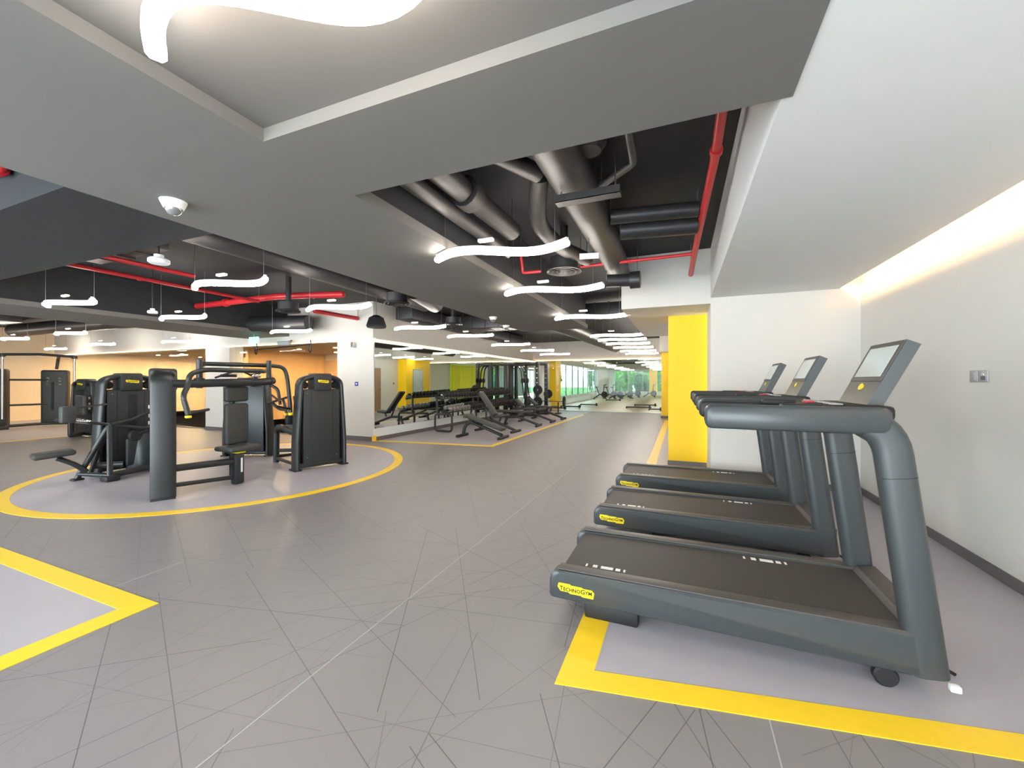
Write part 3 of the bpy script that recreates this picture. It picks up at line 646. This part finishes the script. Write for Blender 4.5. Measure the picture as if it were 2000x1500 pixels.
# ------------------------------------------------------------------ selectorised machines
def tower(t, c, rz, Wt=.82, Ht=1.56, logo_side=1, slot=False, dp=.24, headw=.30):
    """weight stack tower as parts of machine t; c local centre, local -y of the tower is its face"""
    mt = Matrix.Translation(c) @ Matrix.Rotation(rz, 4, 'Z')
    def fin(mb, name, m, par=t, ang=38):
        mb.v = [tuple(mt @ Vector(v)) for v in mb.v]; return mb.build(name, m, par, ang)
    h = Wt/2-.04
    arch = fillet([(-h, 0, .02), (-h, 0, .45), (-h*.84, 0, Ht-.1), (-h*.5, 0, Ht-.035), (h*.5, 0, Ht-.035), (h*.84, 0, Ht-.1), (h, 0, .45), (h, 0, .02)], .13, 6)
    sec = [(dp/2*math.copysign(abs(math.cos(a))**.7, math.cos(a)), .04*math.copysign(abs(math.sin(a))**.8, math.sin(a))) for a in [2*math.pi*k/18 for k in range(18)]]
    fr = fin(MB().sweep(arch, [(q, p) for p, q in sec], (0, 1, 0)), 'arch_frame', 'mach', t, 50)
    for s in (-1, 1): fin(MB().rbox((s*h, 0, .012), (.12, dp*.95, .024), .006), 'foot', 'rubber')
    for s in (-1, 1):
        y = s*(dp/2-.05)
        sh = fin(MB().rbox((0, y, .09+.62), (Wt-.25, .05, 1.22), .02), 'shroud_panel', 'shroud')
        for x in (-.18, .18):
            fin(MB().box(x-.003, x+.003, y-.028, y+.028, .12, 1.3), 'panel_joint', 'chrome' if False else 'teal', sh)
        for x in (-.24, .24):
            for z in (.2, 1.25): fin(MB().cyl((x, y, z), .008, .058, 8, 'y'), 'bolt', 'chrome', sh)
    hd = fin(MB().rbox((0, 0, Ht-.12), (headw, dp+.03, .29), .03), 'head_cap', 'shroud')
    lo = MB().prism([(-.09+p*.18, Ht-.135+q*.052) for p, q in LOGO], -dp/2-.019, -dp/2-.013, 'y'); lo = fin(lo, 'logo_plate', 'logo', hd)
    tm = text_mesh('TechnoGym', .027, 'print', lo, 'lettering', (0, 0, 0), (0, 0, 0), (0, 6))
    tm.matrix_local = mt @ Matrix.Translation((0, -dp/2-.0198, Ht-.109)) @ Matrix.Rotation(R(90), 4, 'X')
    fin(MB().rbox((0, 0, .075), (Wt-.12, dp*.7, .07), .015), 'base_beam', 'mach')
    fin(MB().cyl((-.25, 0, Ht-.17), .06, .05, 20, 'y', .008), 'pulley', 'rubber'); fin(MB().cyl((.25, 0, Ht-.17), .06, .05, 20, 'y', .008), 'pulley', 'rubber')
    if slot:
        fin(MB().rbox((.02, -dp/2+.018, .93), (.1, .012, .62), .005), 'weight_slot', 'rubber')
        for z, w in ((1.02, .07), (.87, .06), (.75, .07)): fin(MB().rbox((.265, -dp/2+.022, z), (w, .004, .06), .001), 'placard', 'wprint')
    return fr
# --- chest press (edge-on tower, seat and overhead arms)
t = thing('chest_press', 'black chest press with overhead arms and tall column seen edge-on, front of the yellow ring', 'gym machine', (-5.89, 2.98, 0))
tower(t, (-.33, .17, 0), R(153.2), Wt=.86, Ht=1.59, dp=.25)
MB().tube([(0, .06, .36), (.08, .83, .33)], .045, 14).build('seat_beam', 'mach', t); MB().tube([(0, .06, .15), (.08, .85, .1)], .028, 10).build('floor_tube', 'mach', t)
sc = MB().rbox((.08, .86, .22), (.13, .13, .44), .03).build('seat_column', 'mach', t); MB().rbox((.15, .875, .27), (.006, .025, .2), .002).build('scale_strip', 'wprint', sc); MB().rbox((.1, .86, .45), (.14, .13, .02), .008).build('adjuster_collar', 'logo', sc)
MB().rbox((.08, .87, .51), (.38, .44, .07), .032, None, 3).build('seat', 'pad', t)
MB().rbox((-.02, .91, 1.27), (.08, .36, .22), .035, (0, 0, R(8)), 3).build('head_pad', 'pad', t); MB().rbox((-.02, .91, .845), (.08, .36, .58), .035, (0, 0, R(8)), 3).build('back_pad', 'pad', t)
MB().tube([(-.1, .9, .1), (-.1, .9, 1.42)], .035, 10).build('back_post', 'mach', t)
MB().tube([(.0, .08, 1.42), (.0, .32, 1.42), (.08, .55, 1.43), (.1, .9, 1.435), (.08, 1.2, 1.44), (.0, 1.46, 1.46)], .055, 14, .1).build('cross_beam', 'mach', t)
for y, zt in ((.40, 1.74), (1.38, 1.77)):
    MB().tube([(.02, y, 1.36), (.02, y, zt)], .035, 12).build('pivot_post', 'mach', t); MB().cyl((.02, y, 1.45), .06, .09, 16, 'z', .01).build('pivot_hub', 'rubber', t)
a1 = MB().tube([(.02, 1.3, 1.6), (.25, 1.1, 1.6), (.30, .3, 1.6), (.29, .13, 1.54), (.29, .12, 1.4), (.34, .03, 1.28), (.36, .08, 1.05)], .03, 12, .08).build('press_arm', 'mach', t)
MB().tube([(.36, .08, 1.06), (.28, .36, 1.09)], .018, 10).build('handle_grip', 'rubber', a1); MB().cyl((.36, .08, 1.02), .035, .03, 14, 'z', .006).build('end_cap', 'logo', a1)
a2 = MB().tube([(.02, .45, 1.68), (-.1, .5, 1.69), (-.1, 1.5, 1.7), (-.02, 1.68, 1.68), (.0, 1.72, 1.5), (.0, 1.75, 1.2), (.02, 1.76, .95)], .03, 12, .1).build('press_arm', 'mach', t)
MB().tube([(.02, 1.76, 1.0), (.12, 1.42, 1.07)], .018, 10).build('handle_grip', 'rubber', a2); MB().cyl((.02, 1.76, .92), .035, .04, 14, 'z', .006).build('end_cap', 'logo', a2)
MB().tube([(.1, .55, 1.5), (.05, .9, 1.62), (.0, 1.2, 1.5)], .014, 8, .1).build('linkage', 'rubber', t); MB().rbox((.06, .75, 1.53), (.06, .2, .04), .01).build('linkage_block', 'rubber', t)
MB().rbox((.06, 1.15, 1.54), (.05, .12, .06), .01).build('linkage_block', 'chrome', t)
# --- tower machine on the right of the ring
t = thing('arm_curl_machine', 'black tower machine with yellow logo at the right of the yellow ring', 'gym machine', (-5.65, 5.12, 0))
tower(t, (0, 0, 0), R(71.6), Wt=.86, Ht=1.56)
ux, uy = math.cos(R(161.6)), math.sin(R(161.6))
P = lambda d, w, z: (ux*d+w*math.cos(R(71.6)), uy*d+w*math.sin(R(71.6)), z)
MB().tube([P(.1, -.36, .60), P(.75, -.36, .66), P(.9, -.36, .6), P(.92, -.36, .02)], .05, 14, .12).build('side_frame', 'mach', t)
MB().tube([P(.1, .30, .60), P(.75, .30, .66), P(.9, .30, .6), P(.92, .30, .02)], .05, 14, .12).build('side_frame', 'mach', t)
MB().tube([P(.1, -.36, .09), P(.92, -.36, .09)], .028, 10).build('floor_tube', 'mach', t); MB().tube([P(.92, -.36, .12), P(.92, .30, .12)], .028, 10).build('floor_tube', 'mach', t)
MB().rbox(P(.5, -.03, .55), (.42, .42, .08), .035, (0, 0, R(161.6)), 3).build('seat', 'pad', t); MB().tube([P(.5, -.03, .1), P(.5, -.03, .55)], .04, 12).build('seat_post', 'mach', t)
MB().rbox(P(.62, -.25, .78), (.12, .12, .16), .03, (0, 0, R(161.6))).build('gear_housing', 'rubber', t); MB().cyl(P(.62, -.3, .88), .045, .04, 14, 'z', .008).build('adjuster_knob', 'logo', t)
ar = MB().tube([P(.62, -.3, .9), P(.66, -.34, 1.15), P(1.1, -.36, 1.08), P(1.15, -.36, 1.02)], .022, 10, .06).build('lever_arm', 'mach', t)
MB().tube([P(1.12, -.36, 1.2), P(.6, -.4, 1.1)], .018, 10).build('grip', 'rubber', ar); MB().tube([P(1.1, -.42, 1.06), P(.62, -.3, 1.17)], .018, 10).build('grip', 'rubber', ar)
MB().tube([P(1.08, -.36, 1.05), P(.95, -.3, .96), P(.7, -.28, .95)], .03, 10, .08).build('cam_arm', 'mach', t)
MB().rbox(P(.42, .02, 1.0), (.09, .34, .42), .04, (0, 0, R(161.6)), 3).build('back_pad', 'pad', t); MB().tube([P(.3, .02, .5), P(.34, .02, 1.1)], .035, 10).build('back_post', 'mach', t)
# --- plain tower behind the chest press
t = thing('leg_extension_machine', 'dark tower machine standing behind the chest press seat', 'gym machine', (-7.8, 5.37, 0))
tower(t, (0, 0, 0), R(22), Wt=.92, Ht=1.5)
MB().rbox((.035, -.125, .72), (.78, .012, 1.25), .005, (0, 0, R(22))).build('front_panel', 'teal', t)
MB().tube([(.45, .2, .1), (1.05, .55, .1)], .035, 10).build('floor_tube', 'mach', t); MB().tube([(.95, .5, .02), (.95, .5, .9), (.85, .45, 1.0)], .04, 12, .06).build('seat_frame', 'mach', t)
MB().rbox((.7, .55, .55), (.4, .42, .09), .035, (0, 0, R(22)), 3).build('seat', 'pad', t); MB().rbox((.55, .75, .9), (.1, .4, .55), .04, (0, R(-12), R(22)), 3).build('back_pad', 'pad', t)
MB().tube([(.95, .35, .2), (1.1, .3, .2)], .03, 10).build('foot_roller', 'rubber', t); MB().tube([(.95, .35, .28), (1.12, .28, .28)], .03, 10).build('foot_roller', 'rubber', t)
MB().tube([(.5, .1, 1.38), (.62, .15, 1.3), (.66, .17, 1.0)], .03, 10, .06).build('curved_arm', 'mach', t)
# --- rowing machine on the left of the ring
t = thing('seated_row_machine', 'black seated row machine with low saddle at the left of the yellow ring', 'gym machine', (-8.4, 3.76, 0))
tower(t, (0, 0, 0), R(90), Wt=.86, Ht=1.56, slot=True)
MB().tube([(.21, -.69, .02), (.42, -.44, .74), (.43, -.40, .8)], .035, 12, .05).build('front_leg', 'mach', t); MB().tube([(.74, -.54, .03), (.45, -.42, .78)], .035, 12).build('front_leg', 'mach', t)
MB().tube([(.1, -.5, .05), (.40, -.43, .72)], .028, 10).build('rear_strut', 'mach', t)
MB().rbox((.22, -.69, .015), (.12, .12, .03), .008).build('foot', 'rubber', t); MB().rbox((.72, -.53, .04), (.2, .16, .08), .02).build('foot', 'rubber', t)
MB().tube([(.22, -.68, .09), (.7, -.53, .08)], .03, 10).build('floor_tube', 'mach', t); MB().tube([(.7, -.52, .08), (.62, -.1, .09), (.42, .3, .1)], .045, 12, .1).build('floor_tube', 'mach', t); MB().tube([(.1, -.45, .16), (.35, -.2, .16)], .05, 12).build('base_spine', 'mach', t)
s_ = MB().tube([(.3, -.62, .12), (.28, -.75, .26), (.22, -.9, .36)], .05, 12, .08, rz=.035).build('saddle_arm', 'mach', t)
MB().rbox((.2, -.93, .42), (.3, .42, .08), .038, (R(4), 0, R(-12)), 3).build('saddle', 'pad', t)
MB().lathe([(0, 0), (.19, 0), (.2, .1), (.16, .5), (.13, .56), (0, .56)], (.36, .02, .06), 20).build('cam_housing', 'teal', t)
MB().cyl((.47, -.12, .60), .085, .07, 20, 'x', .012).build('pulley', 'rubber', t); MB().rbox((.44, -.12, .35), (.08, .2, .42), .03).build('gear_cover', 'mach', t)
MB().rbox((.485, -.02, .38), (.006, .08, .2), .002).build('placard', 'curtain', t)
hb = MB().tube([(.45, -.4, .8), (.5, -.15, .86), (.5, .12, .99)], .025, 10, .06).build('handle_arm', 'mach', t)
MB().tube([(.42, -.42, .80), (.4, -.76, .88)], .024, 10).build('handle_arm', 'mach', t); MB().tube([(.4, -.62, .85), (.4, -.78, .885)], .03, 12).build('grip', 'chrome', t)
MB().tube([(.45, -.38, .79), (.5, 0.0, .70), (.45, .12, .72)], .026, 10, .08).build('link_arm', 'mach', t); MB().cyl((.45, .12, .70), .05, .16, 16, 'x', .01).build('link_hub', 'rubber', t); MB().tube([(.5, -.1, .63), (.46, .12, .7)], .03, 10).build('link_bar', 'mach', t)
MB().rbox((.38, -.85, .98), (.12, .16, .24), .03).build('chest_pad', 'pad', t); MB().tube([(.38, -.8, 1.06), (.2, -.35, 1.1)], .014, 8).build('pad_rod', 'chrome', t)
# --- small tower further back
t = thing('tower_machine', 'small brownish tower machine between cable station and row machine', 'gym machine', (-14.45, 5.6, 0))
tower(t, (0, 0, 0), R(10), Wt=.84, Ht=1.49, slot=True)
MB().rbox((.5, -.5, .5), (.42, .42, .08), .035, None, 3).build('seat', 'pad', t); MB().tube([(.1, -.1, .1), (.5, -.5, .1), (.5, -.5, .5)], .04, 12, .05).build('seat_post', 'mach', t); MB().rbox((.5, -.3, .85), (.4, .08, .5), .035, None, 3).build('back_pad', 'pad', t)
# --- cable station
t = thing('cable_station', 'tall cable crossover with chrome guide posts at the far left', 'gym machine', (-18.9, 6.1, 0))
def col(x, y, w, z1):
    MB().rbox((x, y, .95), (w, .3, z1-.12), .06, (0, 0, R(55)), 3).build('stack_cover', 'shroud', t)
    MB().rbox((x+.13, y-.13, .98), (.05, .02, .9), .005, (0, 0, R(55))).build('weight_slot', 'rubber', t)
col(-.15, -.66, .34, 1.88); col(-.05, .5, .62, 1.86)
for (x, y) in ((.15, -.7), (.55, .72)):
    MB().tube([(x, y, .12), (x, y, 2.22)], .03, 12).build('guide_post', 'chrome', t); MB().rbox((x, y, .22), (.14, .14, .2), .03).build('carriage', 'rubber', t); MB().rbox((x, y, .06), (.22, .22, .12), .03).build('post_foot', 'mach', t); MB().cyl((x, y, 2.24), .07, .1, 16, 'z', .015).build('post_cap', 'mach', t)
MB().tube([(.15, -.7, 2.26), (.35, 0, 2.3), (.55, .72, 2.26)], .04, 12).build('top_beam', 'mach', t); MB().tube([(0, .5, 1.85), (.05, .52, 2.2), (.45, .4, 2.27)], .04, 12, .1).build('top_link', 'mach', t)
for z in (.72, 1.5): MB().tube([(-.1, -.6, z), (-.02, .45, z)], .03, 10).build('cross_bar', 'mach', t)
MB().tube([(.15, -.7, .1), (-.02, .1, .1), (.55, .72, .1)], .045, 12, .2).build('base_beam', 'mach', t)
b = MB()
for i in range(3):
    for j in range(2): b.rbox((.3-.02*j, .3+.28*j-.1, 1.56-.1*i), (.004, .2, .045), .001, (0, 0, R(55)))
b.build('instruction_print', 'greyhex', t)
MB().tube([(.15, -.95, .28), (.15, -.72, .3)], .02, 8).build('handle', 'logo', t)

# ------------------------------------------------------------------ free weights along the mirror
def make_bench(kind):
    t = thing('exercise_bench', 'x', 'bench')
    # long axis x: mirror side -, walkway side +
    if kind == 'decline':
        MB().tube([(-.55, 0, .05), (-.5, 0, .3), (-.25, 0, .42)], .045, 12, .12).build('rear_leg', 'mach', t); MB().tube([(-.58, -.28, .035), (-.58, .28, .035)], .038, 10).build('rear_foot', 'rubber', t)
        MB().tube([(-.3, 0, .38), (.58, 0, .08)], .04, 12).build('spine', 'mach', t); MB().tube([(.6, -.3, .035), (.6, .3, .035)], .038, 10).build('front_foot', 'rubber', t)
        MB().rbox((.08, 0, .4), (1.15, .29, .08), .03, (0, R(17), 0), 3).build('back_pad', 'pad', t); MB().tube([(-.4, -.2, .55), (-.4, .2, .55)], .05, 12).build('leg_roller', 'pad', t); MB().tube([(-.36, 0, .36), (-.4, 0, .55)], .025, 8).build('roller_post', 'mach', t)
        MB().rbox((.2, .0, .21), (.5, .03, .02), .004, (0, R(17), 0)).build('ratchet_strip', 'chrome', t)
    else:
        ang = {'incline': 52, 'flat': 0, 'low': 0}[kind]
        MB().tube([(.62, 0, .05), (-.1, 0, .3), (-.5, 0, .3)], .04, 12, .1).build('spine', 'mach', t); MB().tube([(.62, -.3, .035), (.62, .3, .035)], .038, 10).build('front_foot', 'rubber', t)
        MB().tube([(-.45, 0, .3), (-.55, 0, .05)], .04, 12).build('rear_leg', 'mach', t); MB().tube([(-.56, -.25, .035), (-.56, .25, .035)], .038, 10).build('rear_foot', 'rubber', t)
        MB().rbox((.18, 0, .46), (.36, .3, .08), .03, (0, R(-6), 0), 3).build('seat', 'pad', t); MB().tube([(.1, 0, .3), (.15, 0, .44)], .03, 8).build('seat_post', 'mach', t)
        c, s_ = math.cos(R(ang)), math.sin(R(ang))
        MB().rbox((-.02-.42*c, 0, .47+.42*s_), (.82, .29, .08), .03, (0, R(ang), 0), 3).build('back_pad', 'pad', t); MB().tube([(-.1, 0, .3), (-.05-.4*c, 0, .42+.4*s_)], .028, 8).build('back_strut', 'mach', t)
        if kind == 'low': MB().rbox((-.6, 0, .66), (.42, .29, .08), .03, (0, R(40), 0), 3).build('head_pad', 'pad', t)
    return t
protos = {}
for i, (kd, x, y, lb) in enumerate((('decline', -4.75, 9.42, 'decline bench nearest the corner of the yellow line'), ('incline', -4.95, 10.75, 'bench with steeply raised backrest beside the decline bench'),
        ('flat', -4.85, 12.4, 'flat bench third along the yellow line'), ('low', -4.8, 13.8, 'flat bench with raised head pad, fourth along the yellow line'), ('low', -4.75, 15.05, 'bench with raised head pad farthest along the yellow line'))):
    if kd in protos: o = copy_tree(protos[kd])
    else: o = make_bench(kd); protos[kd] = o
    o.location = (x, y, 0); o.rotation_euler = (0, 0, R((0, -3, 3, 2, 0)[i])); o['label'] = lb; o['group'] = 'benches in front of the mirror'
def make_rack(L, tiers, label, x, y):
    t = thing('dumbbell_rack', label, 'weight rack', (x, y, 0), 0, 'racks by the mirror')
    for yy in (.06, L-.06):
        MB().tube(fillet([(.28, yy, .3), (.28, yy, .52), (-.28, yy, .52), (-.28, yy, .04), (.28, yy, .04), (.28, yy, .3)], .1)[:-1], .03, 10, 0, True, up=(0, 1, 0)).build('end_loop', 'mach', t)
        MB().tube([(-.2, yy, .5), (-.22, yy, .98), (.0, yy, 1.02)], .03, 10, .08).build('end_post', 'mach', t)
    for (xx, z) in tiers:
        sh = MB()
        for d in (-.1, .1): sh.rbox((xx+d, L/2, z+d*-.25), (.05, L, .035), .008)
        sh.build('shelf_rail', 'mach', t)
        for yy in (.06, L-.06): MB().tube([(xx-.14, yy, z-.01), (xx+.14, yy, z-.06)], .02, 8).build('shelf_bracket', 'mach', t)
    return t
def make_db(m):
    t = thing('dumbbell', 'x', 'dumbbell')
    MB().cyl((0, 0, 0), .016, .16, 10, 'x').build('handle', 'chrome', t)
    for s in (-1, 1):
        MB().cyl((s*.11, 0, 0), .068, .09, 12, 'x', .014).build('head', m, t)
    return t
db = {'rubber': make_db('rubber'), 'greyhex': make_db('greyhex')}; used = set()
def place_db(kind, loc, tilt, s, label, group):
    o = db[kind] if kind not in used else copy_tree(db[kind]); used.add(kind)
    o.location = loc; o.rotation_euler = (0, tilt, 0); o.scale = (s, s, s); o['label'] = label; o['group'] = group
TI = ((.1, .6), (-.12, .98))
for r, (nm, y0, L) in enumerate((('near', 9.9, 2.3), ('far', 12.45, 2.5))):
    make_rack(L, TI, '%s black dumbbell rack standing along the mirror' % nm, -6.25, y0)
    for ti, (xx, z) in enumerate(TI):
        nn = 12
        for k in range(nn):
            kind = 'greyhex' if (r == 0 and ti == 0 and k < 7) else 'rubber'
            sc_ = .85+.03*k if r == 0 else 1.15+.02*k
            place_db(kind, (-6.25+xx, y0+.16+k*(L-.3)/nn, z+.078*sc_+.012), R(14), sc_, '%s %s dumbbell on the %s tier of the %s rack' % (ORD[k], 'grey' if kind == 'greyhex' else 'black', ('lower', 'upper')[ti], nm), 'dumbbells on the %s rack' % nm)
# barbell rack with uprights
t = thing('power_rack', 'tall black power rack with perforated uprights near the end of the mirror', 'weight rack', (-5.95, 16.6, 0))
for (x, y) in ((-.5, -.6), (-.5, .6), (.45, -.6), (.45, .6)):
    u = MB().rbox((x, y, 1.12), (.14, .14, 2.24), .01).build('upright', 'mach', t)
    for k in range(9): MB().cyl((x+.0, y-.071, .4+k*.2), .014, .006, 8, 'y').build('pin_hole', 'chrome', u)
for y in (-.6, .6): MB().rbox((-.02, y, 2.2), (1.0, .08, .08), .01).rbox((-.02, y, .04), (1.2, .08, .08), .01).build('side_rail', 'mach', t)
MB().tube([(-.5, -.6, 2.2), (-.5, .6, 2.2)], .035, 10).build('top_bar', 'mach', t); MB().tube([(.45, -.6, 2.24), (.45, .6, 2.24)], .025, 10).build('pull_up_bar', 'mach', t)
t = thing('lever_arm_rack', 'dark tall frame with two uprights and curved lever arms by the mirror', 'weight rack', (-6.2, 15.45, 0))
for y in (-.3, .3): MB().rbox((-.35, y, 1.1), (.15, .15, 2.2), .012).build('upright', 'mach', t)
MB().rbox((-.35, 0, 2.16), (.14, .8, .1), .012).build('header', 'mach', t); MB().rbox((-.2, 0, .04), (.8, .7, .08), .012).build('base', 'mach', t)
for k, y in enumerate((-.25, .05, .35)):
    a = MB().tube([(-.3, y-.1, 2.12), (.15, y-.05, 2.1), (.28, y, 1.9), (.4, y+.05, .75)], .028, 10, .12).build('lever_arm', 'mach', t)
    MB().cyl((.33, y+.03, 1.48), .11, .06, 18, 'x', .012).build('weight_disc', 'rubber', a)
def plate(label, x, y, z, r, ax='y'):
    t = thing('weight_plate', label, 'weight plate', (x, y, z), 0, 'weight plates')
    MB().lathe([(.03, -.02), (r*.35, -.024), (r*.4, -.014), (r*.85, -.014), (r*.9, -.024), (r, -.02), (r, .02), (r*.9, .024), (r*.85, .014), (r*.4, .014), (r*.35, .024), (.03, .02), (.03, -.02)], n=32, axis=ax).build('disc', 'rubber', t)
    MB().lathe([(.026, -.026), (.034, -.026), (.034, .026), (.026, .026), (.026, -.026)], n=20, axis=ax).build('bushing', 'chrome', t)
bb = thing('barbell', 'black barbell resting low at the end of the bench row', 'barbell', (0, 17.6, .56)); MB().tube([(-6.6, 0, 0), (-4.65, 0, 0)], .02, 10).build('bar', 'chrome', bb)
for x in (-6.1, -4.95): MB().tube([(x-.12, 0, -.04), (x-.12, 0, -.52)], .03, 10).rbox((x-.12, 0, -.535), (.2, .4, .05), .01).build('stand', 'mach', bb)
plate('largest black plate on the barbell end nearest the walkway', -4.8, 17.6, .56, .225, 'x'); plate('black plate on the barbell end by the mirror', -6.45, 17.6, .56, .225, 'x')
for k, (y, z) in enumerate(((15.9, .62), (15.9, 1.1), (17.3, .9))): 
    plate('black plate stored on the power rack, %s' % ('near side low', 'near side high', 'far side')[k], -5.45, y+.0, z, .2, 'y')
    MB().tube([(-5.45, y-.08, z), (-5.45, y+.08, z)], .022, 8).build('storage_peg', 'mach', bpy.data.objects['power_rack'])
pg = [c for c in bpy.data.objects['power_rack'].children if c.name.startswith('storage_peg')]
for c in pg: c.location = (5.95, -16.6, 0)
# ------------------------------------------------------------------ studio contents
for k, (x0, x1, y) in enumerate(((-6.5, -5.5, 20.6), (-6.2, -5.05, 22.0), (-5.6, -4.55, 24.2), (-5.2, -4.1, 30.9), (-2.75, -1.45, 22.7), (-2.55, -1.3, 25.0), (-1.5, -.85, 21.4))):
    t = thing('studio_bar', '%s thin dark bar lying on the studio floor counting from the left' % ('first', 'second', 'third', 'fourth', 'fifth', 'sixth', 'seventh')[k], 'bar', (x1, y, 0), 0, 'bars on the studio floor')
    MB().tube([(x0-x1, 0, .07), (0, 0, .07)], .035, 10).build('shaft', 'mach', t); MB().cyl((-.08, 0, .085), .085, .09, 16, 'x', .015).build('end_weight', 'rubber', t); MB().rbox((x0-x1+.03, 0, .035), (.05, .16, .07), .01).build('end_foot', 'rubber', t)
def make_bike():
    t = thing('exercise_bike', 'x', 'exercise bike')
    MB().tube([(-.5, 0, .08), (0, 0, .42), (.45, 0, .08)], .05, 10, .1).build('frame', 'mach', t); MB().cyl((.35, 0, .38), .26, .06, 24, 'y', .01).build('flywheel', 'rubber', t)
    MB().tube([(-.1, 0, .4), (-.28, 0, .95)], .035, 10).build('seat_post', 'mach', t); MB().rbox((-.3, 0, .98), (.28, .2, .07), .03, None, 3).build('saddle', 'rubber', t)
    MB().tube([(.25, 0, .4), (.32, 0, 1.1)], .035, 10).build('handle_post', 'mach', t); MB().tube([(.5, -.22, 1.18), (.3, -.2, 1.12), (.3, .2, 1.12), (.5, .22, 1.18)], .022, 8, .06).build('handlebar', 'rubber', t)
    for x in (-.5, .45): MB().tube([(x, -.25, .05), (x, .25, .05)], .04, 10).build('floor_foot', 'rubber', t)
    return t
bk = make_bike()
for k, (x, y, rz) in enumerate(((-6.1, 33.5, 20), (-5.5, 34.5, 30), (-4.9, 33.8, 10), (-4.2, 35.2, 40), (-3.9, 38.0, 20), (-2.6, 38.5, 0))):
    o = bk if k == 0 else copy_tree(bk); o.location = (x, y, 0); o.rotation_euler = (0, 0, R(rz)); o['group'] = 'bikes in the studio'
    o['label'] = '%s exercise bike from the left at the back of the studio' % ('first', 'second', 'third', 'fourth', 'fifth', 'sixth')[k]
# trees beyond the far window
def tree(label, x, y, h, w, m):
    t = thing('garden_tree', label, 'tree', (x, y, -.2), 0, 'trees beyond the far window')
    MB().tube([(0, 0, 0), (.05, 0, h*.35), (0, .05, h*.6)], .12, 8).build('trunk', 'bark', t)
    vs = []; fs = []
    for k in range(2600):
        a = random.uniform(0, 6.283); zz = random.random(); r = w*math.sqrt(random.random())*(.55+.45*math.sin(math.pi*zz))
        c = Vector((r*math.cos(a), r*math.sin(a), .3+zz*h)); e = Euler((random.uniform(0, 6), random.uniform(0, 6), random.uniform(0, 6))).to_matrix()
        s = random.uniform(.18, .36); n0 = len(vs)
        vs += [c+e @ Vector(p)*s for p in ((-1, 0, 0), (0, -.45, .1), (1, 0, 0), (0, .45, .1))]; fs.append((n0, n0+1, n0+2, n0+3))
    f = MB().add(vs, fs).build('foliage', m, t); f['kind'] = 'stuff'
for k in range(4): tree('%s leafy tree along the left side window of the studio' % ORD[k], -10.2-(k % 2)*1.3, 26.5+k*2.7, 3.2+(k % 2)*.5, 1.2, 'leaf' if k % 2 else 'leaf2')
for k in range(4): tree('%s leafy tree along the right side windows of the studio' % ORD[k], 3.9+(k % 2)*1.3, 30.5+k*4.0, 3.2+(k % 2)*.5, 1.2, 'leaf2' if k % 2 else 'leaf')
for k in range(8): tree('%s leafy green tree from the left outside the far studio window' % ('first', 'second', 'third', 'fourth', 'fifth', 'sixth', 'seventh', 'eighth')[k], -9.6+k*1.7, 50.5+(k % 2)*3.0, 3.6+(k % 3)*.5, 1.1, 'leaf' if k % 3 else 'leaf2')
